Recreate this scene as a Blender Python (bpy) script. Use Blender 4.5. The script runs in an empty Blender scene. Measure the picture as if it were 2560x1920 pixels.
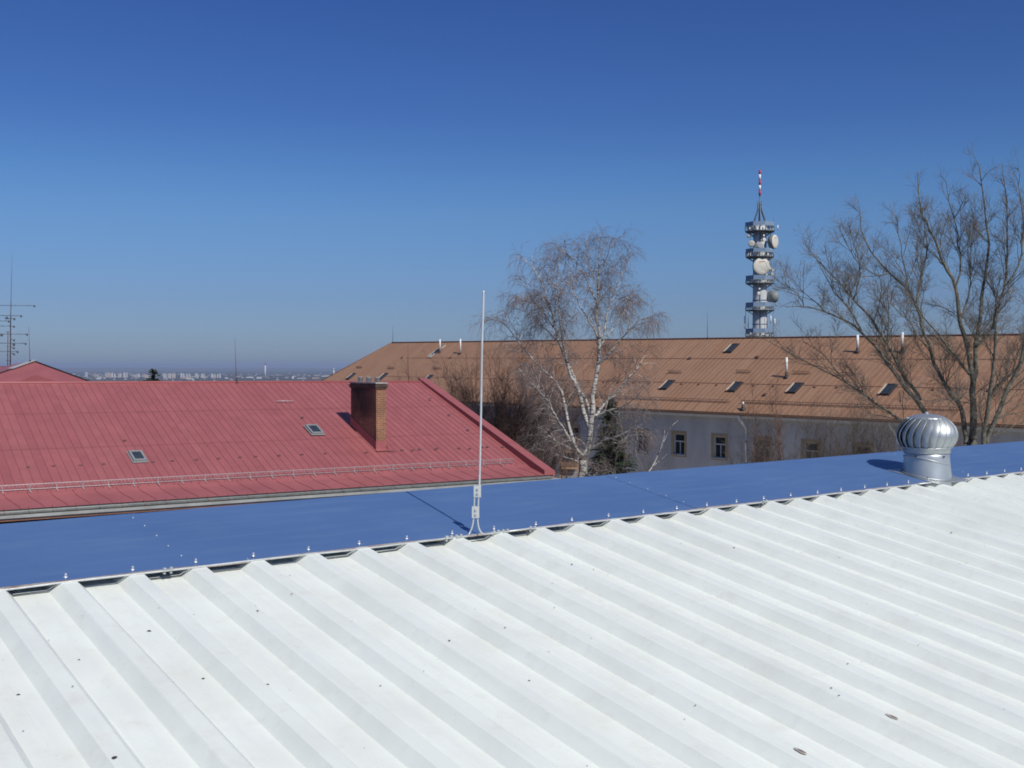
import bpy, math, random
from mathutils import Vector, Matrix, Quaternion

random.seed(11)
R = math.radians
V = Vector
scene = bpy.context.scene
COL = scene.collection
F, HY = 2780.0, 915.0            # focal length and eye level of the camera, in photo pixels (2560 x 1920)
ZUP = V((0, 0, 1))

# ------------------------------------------------------------------ measuring helpers
def ray(px, py): return V(((px - 1280) / F, 1.0, -(py - HY) / F))
def at(px, py, Y): return ray(px, py) * Y
def hit(px, py, p0, n):
    d = ray(px, py)
    return d * (p0.dot(n) / d.dot(n))

# ------------------------------------------------------------------ object helpers
OFF = {}
def thing(name, label, cat, loc, group=None):
    o = bpy.data.objects.new(name, None); COL.objects.link(o)
    o.location = loc; o.empty_display_size = .3
    OFF[o.name] = V(loc)
    o['label'] = label; o['category'] = cat
    if group: o['group'] = group
    return o
def tag(o, label, cat, group=None):
    o['label'] = label; o['category'] = cat
    if group: o['group'] = group
    return o

class MB:
    def __init__(s): s.v = []; s.f = []; s.m = []; s.sm = []
    def poly(s, pts, mi=0, smooth=False):
        i = len(s.v); s.v += [V(p) for p in pts]
        s.f.append(tuple(range(i, i + len(pts)))); s.m.append(mi); s.sm.append(smooth)
    def mesh(s, vs, fs, mi=0, smooth=False):
        i = len(s.v); s.v += [V(p) for p in vs]
        for f in fs:
            s.f.append(tuple(k + i for k in f)); s.m.append(mi); s.sm.append(smooth)
    def box(s, c, ax, half, mi=0):
        c = V(c); a, b, d = [V(x).normalized() for x in ax]
        a *= half[0]; b *= half[1]; d *= half[2]
        vs = [c + a * i + b * j + d * k for k in (-1, 1) for j in (-1, 1) for i in (-1, 1)]
        s.mesh(vs, [(0, 2, 3, 1), (4, 5, 7, 6), (0, 1, 5, 4), (2, 6, 7, 3), (0, 4, 6, 2), (1, 3, 7, 5)], mi)
    def hexa(s, lo, hi, mi=0):          # two quads (same winding) -> closed solid
        s.mesh(list(lo) + list(hi), [(3, 2, 1, 0), (4, 5, 6, 7), (0, 1, 5, 4), (1, 2, 6, 5), (2, 3, 7, 6), (3, 0, 4, 7)], mi)
    def tube(s, pts, rad, n=6, mi=0, cap=True, smooth=True):
        pts = [V(p) for p in pts]
        if not hasattr(rad, '__len__'): rad = [rad] * len(pts)
        i0 = len(s.v); N = len(pts)
        t = (pts[1] - pts[0]).normalized()
        a = t.cross(ZUP)
        if a.length < 1e-3: a = t.cross(V((1, 0, 0)))
        a.normalize()
        for k in range(N):
            if k == 0: t = pts[1] - pts[0]
            elif k == N - 1: t = pts[k] - pts[k - 1]
            else: t = pts[k + 1] - pts[k - 1]
            t = t.normalized()
            a = (a - t * a.dot(t))
            a = a.normalized() if a.length > 1e-6 else t.orthogonal().normalized()
            b = t.cross(a)
            for j in range(n):
                w = 2 * math.pi * j / n
                s.v.append(pts[k] + (a * math.cos(w) + b * math.sin(w)) * rad[k])
        for k in range(N - 1):
            for j in range(n):
                p = i0 + k * n + j; q = i0 + k * n + (j + 1) % n
                s.f.append((p, q, q + n, p + n)); s.m.append(mi); s.sm.append(smooth)
        if cap:
            s.f.append(tuple(i0 + j for j in range(n))[::-1]); s.m.append(mi); s.sm.append(False)
            s.f.append(tuple(i0 + (N - 1) * n + j for j in range(n))); s.m.append(mi); s.sm.append(False)
    def lathe(s, c, axis, prof, n=24, mi=0, smooth=True):   # prof: (radius, height) pairs
        axis = V(axis).normalized(); a = axis.orthogonal().normalized(); b = axis.cross(a); c = V(c)
        i0 = len(s.v)
        for (r, h) in prof:
            for j in range(n):
                w = 2 * math.pi * j / n
                s.v.append(c + axis * h + (a * math.cos(w) + b * math.sin(w)) * max(r, 1e-4))
        for k in range(len(prof) - 1):
            for j in range(n):
                p = i0 + k * n + j; q = i0 + k * n + (j + 1) % n
                s.f.append((p, q, q + n, p + n)); s.m.append(mi); s.sm.append(smooth)
        s.f.append(tuple(i0 + j for j in range(n))[::-1]); s.m.append(mi); s.sm.append(False)
        k = len(prof) - 1
        s.f.append(tuple(i0 + k * n + j for j in range(n))); s.m.append(mi); s.sm.append(False)
    def build(s, name, mats, parent=None, kind=None):
        if not isinstance(mats, (list, tuple)): mats = [mats]
        off = OFF[parent.name] if parent else V((0, 0, 0))
        me = bpy.data.meshes.new(name)
        me.from_pydata([tuple(v - off) for v in s.v], [], s.f)
        for m in mats: me.materials.append(m)
        me.polygons.foreach_set('material_index', s.m)
        me.polygons.foreach_set('use_smooth', s.sm)
        me.update()
        o = bpy.data.objects.new(name, me); COL.objects.link(o)
        if parent: o.parent = parent
        OFF[o.name] = off
        if kind: o['kind'] = kind
        return o

# ------------------------------------------------------------------ materials
def node(nt, typ, **kw):
    n = nt.nodes.new(typ)
    for k, v in kw.items(): setattr(n, k, v)
    return n
def mat(name, col, rough=.6, metal=0., var=.12, scale=3., bump=0., bscale=20., col2=None, spec=.5, stretch=None, detail=5.):
    m = bpy.data.materials.new(name); m.use_nodes = True
    nt = m.node_tree; b = nt.nodes['Principled BSDF']
    b.inputs['Roughness'].default_value = rough; b.inputs['Metallic'].default_value = metal
    b.inputs['Specular IOR Level'].default_value = spec
    tc = node(nt, 'ShaderNodeTexCoord'); mp = node(nt, 'ShaderNodeMapping')
    nt.links.new(tc.outputs['Object'], mp.inputs[0])
    if stretch: mp.inputs['Scale'].default_value = stretch
    nz = node(nt, 'ShaderNodeTexNoise'); nz.inputs['Scale'].default_value = scale; nz.inputs['Detail'].default_value = detail
    nz.inputs['Roughness'].default_value = .62
    nt.links.new(mp.outputs[0], nz.inputs['Vector'])
    rp = node(nt, 'ShaderNodeValToRGB')
    c2 = col2 or [max(0, c * (1 - var)) for c in col]
    c1 = col if col2 else [min(1, c * (1 + var)) for c in col]
    rp.color_ramp.elements[0].position = .32; rp.color_ramp.elements[1].position = .68
    rp.color_ramp.elements[0].color = (*c2, 1); rp.color_ramp.elements[1].color = (*c1, 1)
    nt.links.new(nz.outputs['Fac'], rp.inputs[0]); nt.links.new(rp.outputs[0], b.inputs['Base Color'])
    if bump:
        n2 = node(nt, 'ShaderNodeTexNoise'); n2.inputs['Scale'].default_value = bscale; n2.inputs['Detail'].default_value = 4
        nt.links.new(mp.outputs[0], n2.inputs['Vector'])
        bp = node(nt, 'ShaderNodeBump'); bp.inputs['Strength'].default_value = bump; bp.inputs['Distance'].default_value = .02
        nt.links.new(n2.outputs['Fac'], bp.inputs['Height']); nt.links.new(bp.outputs[0], b.inputs['Normal'])
    return m
def mixcol(nt, fac, a, b, blend='MIX'):
    n = node(nt, 'ShaderNodeMix', data_type='RGBA', blend_type=blend)
    for sock, val in ((0, fac), (6, a), (7, b)):
        if hasattr(val, 'is_output'): nt.links.new(val, n.inputs[sock])
        elif sock == 0: n.inputs[0].default_value = val
        else: n.inputs[sock].default_value = (*val, 1)
    return n.outputs[2]

M = {}
def build_materials():
    M['white_steel'] = white_steel()
    M['blue_steel'] = blue_steel()
    M['red_paint'] = mat('red_roof_paint', (.330, .103, .104), .5, 0, .10, .9, .15, 6, spec=.45)
    M['red_faded'] = mat('red_roof_paint_faded', (.334, .107, .108), .55, 0, .10, 1.3, .15, 6, spec=.45)
    M['red_fresh'] = mat('red_roof_paint_deeper', (.323, .099, .101), .47, 0, .10, 1.1, .15, 6, spec=.45)
    M['orange_faded'] = mat('orange_roof_paint_faded', (.325, .186, .112), .6, 0, .13, .5, .2, 5)
    M['red_seam'] = mat('red_seam_dirt', (.255, .076, .08), .6, 0, .2, 6)  # darker red: shadow lines of the seams put into the colour, with seam dirt
    M['red_flash'] = mat('red_flashing', (.330, .100, .101), .5, 0, .10, 2)
    M['orange_paint'] = mat('orange_roof_paint', (.315, .172, .098), .55, 0, .10, .35, .2, 5)
    M['orange_seam'] = mat('orange_roof_seam', (.37, .225, .145), .5, 0, .15, 4)
    M['tan_roof'] = mat('tan_roof_paint', (.36, .21, .16), .6, 0, .1, 1)
    M['rust'] = mat('rusty_iron', (.16, .055, .04), .75, .2, .3, 20)
    M['dark_edge'] = mat('dark_metal_edge', (.035, .028, .028), .6, .3, .2, 8)
    M['edge_primer'] = mat('brown_primer_edge', (.21, .12, .085), .6, .1, .35, 14, col2=(.40, .38, .36))
    M['galv'] = mat('galvanised_steel', (.62, .64, .62), .42, .45, .14, 9, .08, 30)
    M['galv_dull'] = mat('dull_zinc', (.40, .42, .42), .55, .4, .14, 7)
    M['zinc_gutter'] = mat('zinc_gutter', (.36, .38, .36), .5, .3, .18, 3)
    M['alu'] = mat('spun_aluminium', (.44, .47, .475), .48, .78, .08, 6, .05, 18)
    M['alu_dark'] = mat('ventilator_inside', (.05, .055, .06), .7, .3, .2, 9)
    M['screw'] = mat('bright_screw', (.80, .81, .82), .35, .55, .1, 30)
    M['rubber'] = mat('rubber_washer', (.03, .03, .03), .8, 0, .2, 20)
    M['filler'] = mat('profile_filler', (.60, .62, .58), .9, 0, .12, 30)
    M['foam'] = mat('dark_foam', (.15, .155, .14), .9, 0, .2, 30)  # dark front of the comb strips: a shadow gap put into the colour
    M['hook'] = mat('grey_snow_hook', (.36, .31, .32), .5, .4, .15, 9)
    M['glass'] = mat('roof_window_glass', (.035, .045, .055), .12, 0, .3, 3, spec=.6)
    M['pane'] = mat('window_pane_glass', (.022, .028, .034), .1, 0, .5, .8, spec=.6)
    M['pane_curtain'] = mat('curtained_pane', (.13, .13, .125), .15, 0, .6, 2.5, spec=.6, stretch=(3, 3, .4))
    M['grey_frame'] = mat('grey_window_frame', (.30, .31, .31), .5, .2, .12, 8)
    M['dark_frame'] = mat('dark_window_frame', (.055, .045, .045), .5, .2, .2, 8)
    M['light_wood'] = mat('bare_timber_edge', (.62, .49, .36), .7, 0, .15, 8)
    M['brick'] = brick_mat()
    M['concrete'] = mat('weathered_concrete', (.36, .35, .31), .85, 0, .25, 5, .3, 30)
    M['plaster'] = mat('grey_plaster', (.465, .46, .445), .9, 0, .16, .5, .3, 14, stretch=(1, 1, .35))
    M['ochre'] = mat('ochre_window_surround', (.36, .27, .155), .85, 0, .12, 3)
    M['white_wood'] = mat('white_window_wood', (.50, .51, .51), .5, 0, .06, 5)
    M['cornice'] = mat('pale_cornice', (.46, .47, .48), .85, 0, .12, 1.5)
    M['cornice_grey'] = mat('weathered_cornice', (.31, .32, .31), .85, 0, .18, 1.2)
    M['dark_wall'] = mat('brown_plaster', (.10, .075, .07), .9, 0, .25, 1)
    M['white_pipe'] = mat('white_plastic_pipe', (.78, .78, .76), .45, 0, .07, 6)
    M['copper'] = mat('copper_flashing', (.30, .15, .10), .45, .4, .2, 4)
    M['tower'] = mat('tower_concrete', (.55, .57, .57), .8, 0, .12, .5, .1, 6, stretch=(1, 1, .25))
    M['tower_blue'] = mat('blue_grey_cladding', (.22, .31, .43), .5, .1, .10, .8)
    M['tower_steel'] = mat('galvanised_walkway', (.20, .23, .23), .6, .3, .2, 3)
    M['mast_steel'] = mat('blue_grey_steel', (.12, .18, .25), .5, .3, .15, 3)
    M['dish'] = mat('cream_dish_cover', (.66, .64, .55), .55, 0, .04, 1)
    M['dish_grey'] = mat('grey_dish_cover', (.40, .42, .42), .6, 0, .06, 1)
    M['dish_back'] = mat('dish_shroud', (.24, .26, .25), .6, .1, .12, 2)
    M['logo_red'] = mat('red_marking', (.50, .06, .06), .6, 0, .1, 4)
    M['signal_red'] = mat('signal_red', (.42, .03, .05), .5, 0, .1, 3)
    M['signal_white'] = mat('signal_white', (.82, .82, .80), .5, 0, .05, 3)
    M['antenna'] = mat('antenna_metal', (.09, .09, .11), .5, .4, .25, 9)
    M['birch'] = birch_mat()
    M['birch_twig'] = mat('birch_twigs', (.185, .145, .135), .8, 0, .35, 1.2)
    M['poplar'] = mat('grey_green_bark', (.24, .23, .18), .95, 0, .4, 7, 1., 26, col2=(.035, .033, .025), detail=8)
    M['poplar_twig'] = mat('poplar_twigs', (.165, .145, .12), .85, 0, .35, 1.5)
    M['shrub'] = mat('shrub_stems', (.135, .078, .056), .9, 0, .35, 2)
    M['shrub_grey'] = mat('grey_brown_stems', (.105, .084, .068), .9, 0, .35, 2)
    M['needle'] = mat('spruce_needles', (.026, .048, .020), .8, 0, .55, 1.8)
    M['pine'] = mat('pine_needles', (.040, .058, .020), .8, 0, .5, 1.5)
    M['trunk_dark'] = mat('conifer_bark', (.07, .05, .04), .9, 0, .3, 5)
    M['porch'] = mat('brown_stained_wood', (.15, .085, .055), .7, 0, .25, 4)
    M['porch_light'] = mat('orange_stained_wood', (.40, .24, .14), .7, 0, .2, 4)
    M['panel'] = mat('greyish_panel', (.42, .42, .42), .6, 0, .1, 2)
    M['dead_leaf'] = mat('dry_debris', (.05, .04, .032), .9, 0, .4, 40)
    M['ground'] = ground_mat()
    M['yard'] = mat('pale_gravel_yard', (.40, .36, .29), .95, 0, .25, .4)
    M['hill'] = mat('wooded_hills', (.06, .065, .05), 1, 0, .4, .0006, col2=(.10, .10, .075))
    M['block_cream'] = mat('cream_block', (.54, .51, .44), .8, 0, .12, .05)
    M['block_orange'] = mat('orange_block', (.48, .31, .23), .8, 0, .12, .05)
    M['block_white'] = mat('white_block', (.60, .60, .585), .8, 0, .12, .05)
    M['block_side'] = mat('grey_block_side', (.40, .38, .36), .8, 0, .12, .05)

def rib_coords(nt, tc, ka, kb):
    # object coordinates turned to run along the ridge (a) and up the slope (b)
    out = []
    for d, k in (((.7903, .6127, 0), ka), ((-.6127, .7903, 0), kb)):
        n = node(nt, 'ShaderNodeVectorMath', operation='DOT_PRODUCT'); n.inputs[1].default_value = [x * k for x in d]
        nt.links.new(tc.outputs['Object'], n.inputs[0]); out.append(n.outputs['Value'])
    c = node(nt, 'ShaderNodeCombineXYZ'); nt.links.new(out[0], c.inputs[0]); nt.links.new(out[1], c.inputs[1])
    return c.outputs[0]
def white_steel():
    m = bpy.data.materials.new('white_coated_steel'); m.use_nodes = True; nt = m.node_tree
    b = nt.nodes['Principled BSDF']; b.inputs['Roughness'].default_value = .42
    b.inputs['Specular IOR Level'].default_value = .5
    tc = node(nt, 'ShaderNodeTexCoord')
    n1 = node(nt, 'ShaderNodeTexNoise'); n1.inputs['Scale'].default_value = 2.3; n1.inputs['Detail'].default_value = 6; n1.inputs['Roughness'].default_value = .6
    n2 = node(nt, 'ShaderNodeTexNoise'); n2.inputs['Scale'].default_value = 9; n2.inputs['Detail'].default_value = 8; n2.inputs['Roughness'].default_value = .7
    n3 = node(nt, 'ShaderNodeTexNoise'); n3.inputs['Scale'].default_value = 70; n3.inputs['Detail'].default_value = 3
    mp = rib_coords(nt, tc, 9, .7)
    n4 = node(nt, 'ShaderNodeTexNoise'); n4.inputs['Scale'].default_value = 3; n4.inputs['Detail'].default_value = 5
    for n in (n1, n2, n3): nt.links.new(tc.outputs['Object'], n.inputs['Vector'])
    nt.links.new(mp, n4.inputs['Vector'])
    def ramp(src, a, c, v0=0., v1=1.):
        r = node(nt, 'ShaderNodeMapRange'); r.inputs[1].default_value = a; r.inputs[2].default_value = c
        r.inputs[3].default_value = v0; r.inputs[4].default_value = v1
        nt.links.new(src, r.inputs[0]); return r.outputs[0]
    c = mixcol(nt, ramp(n1.outputs['Fac'], .42, .70, 0, .85), (.785, .82, .76), (.70, .725, .665))
    c = mixcol(nt, ramp(n2.outputs['Fac'], .52, .75, 0, .75), c, (.66, .655, .60))
    c = mixcol(nt, ramp(n4.outputs['Fac'], .50, .75, 0, .5), c, (.69, .715, .69))
    c = mixcol(nt, ramp(n3.outputs['Fac'], .70, .80, 0, .5), c, (.42, .41, .38))
    nt.links.new(c, b.inputs['Base Color'])
    nt.links.new(ramp(n2.outputs['Fac'], .3, .8, .36, .60), b.inputs['Roughness'])
    bp = node(nt, 'ShaderNodeBump'); bp.inputs['Strength'].default_value = .06; bp.inputs['Distance'].default_value = .01
    nt.links.new(n1.outputs['Fac'], bp.inputs['Height']); nt.links.new(bp.outputs[0], b.inputs['Normal'])
    return m

def blue_steel():
    m = bpy.data.materials.new('blue_coated_steel'); m.use_nodes = True; nt = m.node_tree
    b = nt.nodes['Principled BSDF']; b.inputs['Roughness'].default_value = .36; b.inputs['Specular IOR Level'].default_value = .6
    tc = node(nt, 'ShaderNodeTexCoord')
    n1 = node(nt, 'ShaderNodeTexNoise'); n1.inputs['Scale'].default_value = 1.6; n1.inputs['Detail'].default_value = 4
    mp = rib_coords(nt, tc, 1.1, 7)
    n2 = node(nt, 'ShaderNodeTexNoise'); n2.inputs['Scale'].default_value = 2.4; n2.inputs['Detail'].default_value = 6
    n3 = node(nt, 'ShaderNodeTexNoise'); n3.inputs['Scale'].default_value = 85; n3.inputs['Detail'].default_value = 2
    for n in (n1, n3): nt.links.new(tc.outputs['Object'], n.inputs['Vector'])
    nt.links.new(mp, n2.inputs['Vector'])
    def rng(src, a, c, v0, v1):
        r = node(nt, 'ShaderNodeMapRange'); r.inputs[1].default_value = a; r.inputs[2].default_value = c
        r.inputs[3].default_value = v0; r.inputs[4].default_value = v1
        nt.links.new(src, r.inputs[0]); return r.outputs[0]
    c = mixcol(nt, rng(n1.outputs['Fac'], .35, .65, 0, 1), (.080, .152, .322), (.091, .169, .345))
    c = mixcol(nt, rng(n2.outputs['Fac'], .5, .75, 0, .35), c, (.128, .21, .38))
    c = mixcol(nt, rng(n3.outputs['Fac'], .74, .80, 0, .5), c, (.20, .26, .42))
    nt.links.new(c, b.inputs['Base Color'])
    nt.links.new(rng(n2.outputs['Fac'], .3, .7, .34, .48), b.inputs['Roughness'])
    bp = node(nt, 'ShaderNodeBump'); bp.inputs['Strength'].default_value = .22; bp.inputs['Distance'].default_value = .02
    nt.links.new(n1.outputs['Fac'], bp.inputs['Height']); nt.links.new(bp.outputs[0], b.inputs['Normal'])
    return m

def brick_mat():
    m = bpy.data.materials.new('weathered_brick'); m.use_nodes = True; nt = m.node_tree
    b = nt.nodes['Principled BSDF']; b.inputs['Roughness'].default_value = .9
    uv = node(nt, 'ShaderNodeUVMap'); uv.uv_map = 'brick'
    br = node(nt, 'ShaderNodeTexBrick')
    br.inputs['Scale'].default_value = 1; br.inputs['Brick Width'].default_value = .27; br.inputs['Row Height'].default_value = .079
    br.inputs['Mortar Size'].default_value = .013; br.inputs['Mortar Smooth'].default_value = .1
    br.inputs['Color1'].default_value = (.37, .135, .06, 1); br.inputs['Color2'].default_value = (.20, .07, .042, 1)
    br.inputs['Mortar'].default_value = (.36, .27, .17, 1); br.inputs['Bias'].default_value = -.1
    nt.links.new(uv.outputs[0], br.inputs['Vector'])
    tc = node(nt, 'ShaderNodeTexCoord')
    n1 = node(nt, 'ShaderNodeTexNoise'); n1.inputs['Scale'].default_value = 7; n1.inputs['Detail'].default_value = 5
    n2 = node(nt, 'ShaderNodeTexNoise'); n2.inputs['Scale'].default_value = 1.3; n2.inputs['Detail'].default_value = 5
    for n in (n1, n2): nt.links.new(tc.outputs['Object'], n.inputs['Vector'])
    # soot plus painted shade: an attribute per face (shaded left side, band under the cap), broken up by noise
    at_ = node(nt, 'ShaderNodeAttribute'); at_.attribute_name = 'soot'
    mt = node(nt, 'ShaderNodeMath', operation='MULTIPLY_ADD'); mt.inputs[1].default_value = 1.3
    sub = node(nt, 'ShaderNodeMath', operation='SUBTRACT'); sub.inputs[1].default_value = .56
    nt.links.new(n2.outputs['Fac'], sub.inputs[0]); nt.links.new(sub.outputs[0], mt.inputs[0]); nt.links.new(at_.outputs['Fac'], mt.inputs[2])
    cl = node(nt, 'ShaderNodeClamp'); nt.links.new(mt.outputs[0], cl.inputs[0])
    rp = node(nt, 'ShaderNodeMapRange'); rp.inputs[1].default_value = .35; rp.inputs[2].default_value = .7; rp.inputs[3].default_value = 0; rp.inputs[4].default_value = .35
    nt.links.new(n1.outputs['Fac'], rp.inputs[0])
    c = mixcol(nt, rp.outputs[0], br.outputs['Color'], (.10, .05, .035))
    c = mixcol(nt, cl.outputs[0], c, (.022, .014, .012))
    nt.links.new(c, b.inputs['Base Color'])
    bp = node(nt, 'ShaderNodeBump'); bp.inputs['Strength'].default_value = .6; bp.inputs['Distance'].default_value = .012; bp.invert = True
    nt.links.new(br.outputs['Fac'], bp.inputs['Height']); nt.links.new(bp.outputs[0], b.inputs['Normal'])
    return m

def birch_mat():
    m = mat('birch_bark', (.52, .50, .46), .8, 0, .1, 4)
    nt = m.node_tree; b = nt.nodes['Principled BSDF']
    src = b.inputs['Base Color'].links[0].from_socket
    tc = node(nt, 'ShaderNodeTexCoord'); mp = node(nt, 'ShaderNodeMapping'); mp.inputs['Scale'].default_value = (1.6, 1.6, 7)
    nz = node(nt, 'ShaderNodeTexNoise'); nz.inputs['Scale'].default_value = 1.8; nz.inputs['Detail'].default_value = 5
    nt.links.new(tc.outputs['Object'], mp.inputs[0]); nt.links.new(mp.outputs[0], nz.inputs['Vector'])
    r = node(nt, 'ShaderNodeMapRange'); r.inputs[1].default_value = .50; r.inputs[2].default_value = .60
    nt.links.new(nz.outputs['Fac'], r.inputs[0])
    nt.links.new(mixcol(nt, r.outputs[0], src, (.075, .06, .055)), b.inputs['Base Color'])
    return m

def ground_mat():
    m = bpy.data.materials.new('fields_and_grass'); m.use_nodes = True; nt = m.node_tree
    b = nt.nodes['Principled BSDF']; b.inputs['Roughness'].default_value = 1; b.inputs['Specular IOR Level'].default_value = .1
    tc = node(nt, 'ShaderNodeTexCoord')
    n1 = node(nt, 'ShaderNodeTexNoise'); n1.inputs['Scale'].default_value = .0022; n1.inputs['Detail'].default_value = 8
    n2 = node(nt, 'ShaderNodeTexNoise'); n2.inputs['Scale'].default_value = .35; n2.inputs['Detail'].default_value = 8
    vo = node(nt, 'ShaderNodeTexVoronoi'); vo.inputs['Scale'].default_value = .0016
    for n in (n1, n2, vo): nt.links.new(tc.outputs['Object'], n.inputs['Vector'])
    rp = node(nt, 'ShaderNodeValToRGB'); e = rp.color_ramp.elements
    e[0].position = .38; e[0].color = (.035, .042, .028, 1); e[1].position = .62; e[1].color = (.115, .095, .062, 1)
    k = e.new(.5); k.color = (.062, .07, .036, 1)
    nt.links.new(n1.outputs['Fac'], rp.inputs[0])
    c = mixcol(nt, .35, rp.outputs[0], vo.outputs['Color'], 'MULTIPLY')
    r2 = node(nt, 'ShaderNodeMapRange'); r2.inputs[1].default_value = .35; r2.inputs[2].default_value = .7; r2.inputs[3].default_value = .7; r2.inputs[4].default_value = 1.3
    nt.links.new(n2.outputs['Fac'], r2.inputs[0])
    cb = node(nt, 'ShaderNodeCombineColor')
    for i in range(3): nt.links.new(r2.outputs[0], cb.inputs[i])
    nt.links.new(mixcol(nt, 1., c, cb.outputs[0], 'MULTIPLY'), b.inputs['Base Color'])
    return m

build_materials()

# ------------------------------------------------------------------ camera, sun, sky
SUN_AZ, SUN_EL = R(147.5), R(44)
def setup_view():
    cam = bpy.data.cameras.new('camera'); co = bpy.data.objects.new('camera', cam); COL.objects.link(co)
    co.location = (0, 0, 0); co.rotation_euler = (R(90), 0, 0)
    cam.sensor_width = 36; cam.lens = 36 * F / 2560
    cam.shift_y = (HY - 960) / 2560
    cam.clip_start = .05; cam.clip_end = 120000
    scene.camera = co
    sun = bpy.data.lights.new('sun', 'SUN'); so = bpy.data.objects.new('sun', sun); COL.objects.link(so)
    sun.energy = 3.85; sun.angle = R(.55); sun.color = (1, .955, .875)
    d = V((math.sin(SUN_AZ) * math.cos(SUN_EL), math.cos(SUN_AZ) * math.cos(SUN_EL), math.sin(SUN_EL)))
    so.rotation_euler = d.to_track_quat('Z', 'Y').to_euler(); so.location = d * 30
    w = bpy.data.worlds.new('World'); scene.world = w; w.use_nodes = True
    nt = w.node_tree; bg = nt.nodes['Background']; bg.inputs['Strength'].default_value = .105
    sk = node(nt, 'ShaderNodeTexSky', sky_type='NISHITA'); sk.sun_disc = False
    sk.sun_elevation = SUN_EL; sk.sun_rotation = SUN_AZ; sk.altitude = 300; sk.air_density = 1.0; sk.dust_density = .6; sk.ozone_density = 2.0
    # hazy low sky: the air near the horizon is dimmer and bluer than the clear-sky model
    tc = node(nt, 'ShaderNodeTexCoord'); sp = node(nt, 'ShaderNodeSeparateXYZ'); nt.links.new(tc.outputs['Generated'], sp.inputs[0])
    rp = node(nt, 'ShaderNodeValToRGB'); nt.links.new(sp.outputs['Z'], rp.inputs[0])
    e = rp.color_ramp.elements
    stops = SKY_STOPS
    e[0].position, e[0].color = stops[0][0], (*stops[0][1], 1)
    e[1].position, e[1].color = stops[-1][0], (*stops[-1][1], 1)
    for p, c in stops[1:-1]: e.new(p).color = (*c, 1)
    nt.links.new(mixcol(nt, 1., sk.outputs[0], rp.outputs[0], 'MULTIPLY'), bg.inputs['Color'])
    vs = scene.view_settings; vs.view_transform = 'Standard'; vs.look = 'None'; vs.exposure = 0; vs.gamma = 1
    scene.cycles.use_denoising = True; scene.cycles.filter_width = 1.8
    scene.cycles.max_bounces = 6; scene.cycles.volume_bounces = 0
SKY_STOPS = [(0.0, (.31, .42, .72)), (.0144, (.315, .425, .725)), (.056, (.308, .412, .68)), (.095, (.323, .459, .72)), (.134, (.326, .490, .75)), (.165, (.292, .475, .759)), (.216, (.242, .404, .734)), (.312, (.21, .356, .71)), (.6, (.40, .52, .78)), (1.0, (.62, .72, .88))]
setup_view()

# ------------------------------------------------------------------ land, hills, haze
def land():
    mb = MB(); rings = [0, 15, 40, 80, 140, 220, 320, 420, 600, 850, 1200, 1700, 2400, 3200, 4200, 5500, 7000, 9000, 12000, 16000, 21000, 28000, 38000, 52000]
    n = 72
    rnd = random.Random(3)
    def hgt(r):
        t = min(1, max(0, (r - 330) / 3200)); t = t * t * (3 - 2 * t)
        return -10.5 - 75.5 * t
    mb.v.append(V((0, 0, hgt(0))))
    for r in rings[1:]:
        for j in range(n):
            w = 2 * math.pi * j / n
            mb.v.append(V((r * math.cos(w), r * math.sin(w), hgt(r) + (rnd.uniform(-3, 3) if 3000 < r < 30000 else 0))))
    for j in range(n): mb.f.append((0, 1 + j, 1 + (j + 1) % n)); mb.m.append(0); mb.sm.append(True)
    for k in range(len(rings) - 2):
        for j in range(n):
            a = 1 + k * n + j; b = 1 + k * n + (j + 1) % n
            mb.f.append((a, a + n, b + n, b)); mb.m.append(0); mb.sm.append(True)
    o = mb.build('ground', M['ground'], kind='structure')
    mb = MB()
    for (x0, x1, y0, y1) in ((-30, 75, 20, 34), (2.5, 75, 34, 125)):
        mb.poly([V((x0, y0, -10.45)), V((x1, y0, -10.45)), V((x1, y1, -10.45)), V((x0, y1, -10.45))])
    mb.build('pavement', M['yard'], kind='structure')  # pale sheet added to bounce warm light onto the grey facade
    # low wooded hills closing the view
    mb = MB(); cols = 260
    for (r0, top, amp, seed, dep) in ((17500, -68, 14, 1, 2500), (21500, -50, 20, 5, 3000), (27000, -40, 30, 9, 5000)):
        rr = random.Random(seed); ph = [(rr.uniform(0, 6.28), rr.uniform(5, 60)) for _ in range(9)]
        i0 = len(mb.v)
        for c in range(cols + 1):
            w = R(-62 + 124 * c / cols)
            h = top + amp * sum(math.sin(w * f + p) / (1 + f * .04) for p, f in ph) / 4.5
            for (dr, hh) in ((-.6, -92), (-.25, -80 + (h + 80) * .55), (0, h), (.4, -92)):
                r = r0 + dr * dep
                mb.v.append(V((r * math.sin(w), r * math.cos(w), hh)))
        for c in range(cols):
            for k in range(3):
                a = i0 + c * 4 + k
                mb.f.append((a, a + 4, a + 5, a + 1)); mb.m.append(0); mb.sm.append(True)
    mb.build('hills', M['hill'], kind='structure')
    # the air itself
    m = bpy.data.materials.new('haze_air'); m.use_nodes = True; nt = m.node_tree
    nt.nodes.remove(nt.nodes['Principled BSDF'])
    pv = node(nt, 'ShaderNodeVolumePrincipled'); pv.inputs['Density'].default_value = HAZE
    pv.inputs['Color'].default_value = (.50, .61, .85, 1); pv.inputs['Anisotropy'].default_value = 0
    nt.links.new(pv.outputs[0], nt.nodes['Material Output'].inputs['Volume'])
    mb = MB(); mb.box((0, 0, (-95 + 46) / 2), ((1, 0, 0), (0, 1, 0), (0, 0, 1)), (54000, 54000, (46 + 95) / 2))
    mb.build('haze', m, kind='stuff')
HAZE = 7.0e-5
land()

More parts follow.
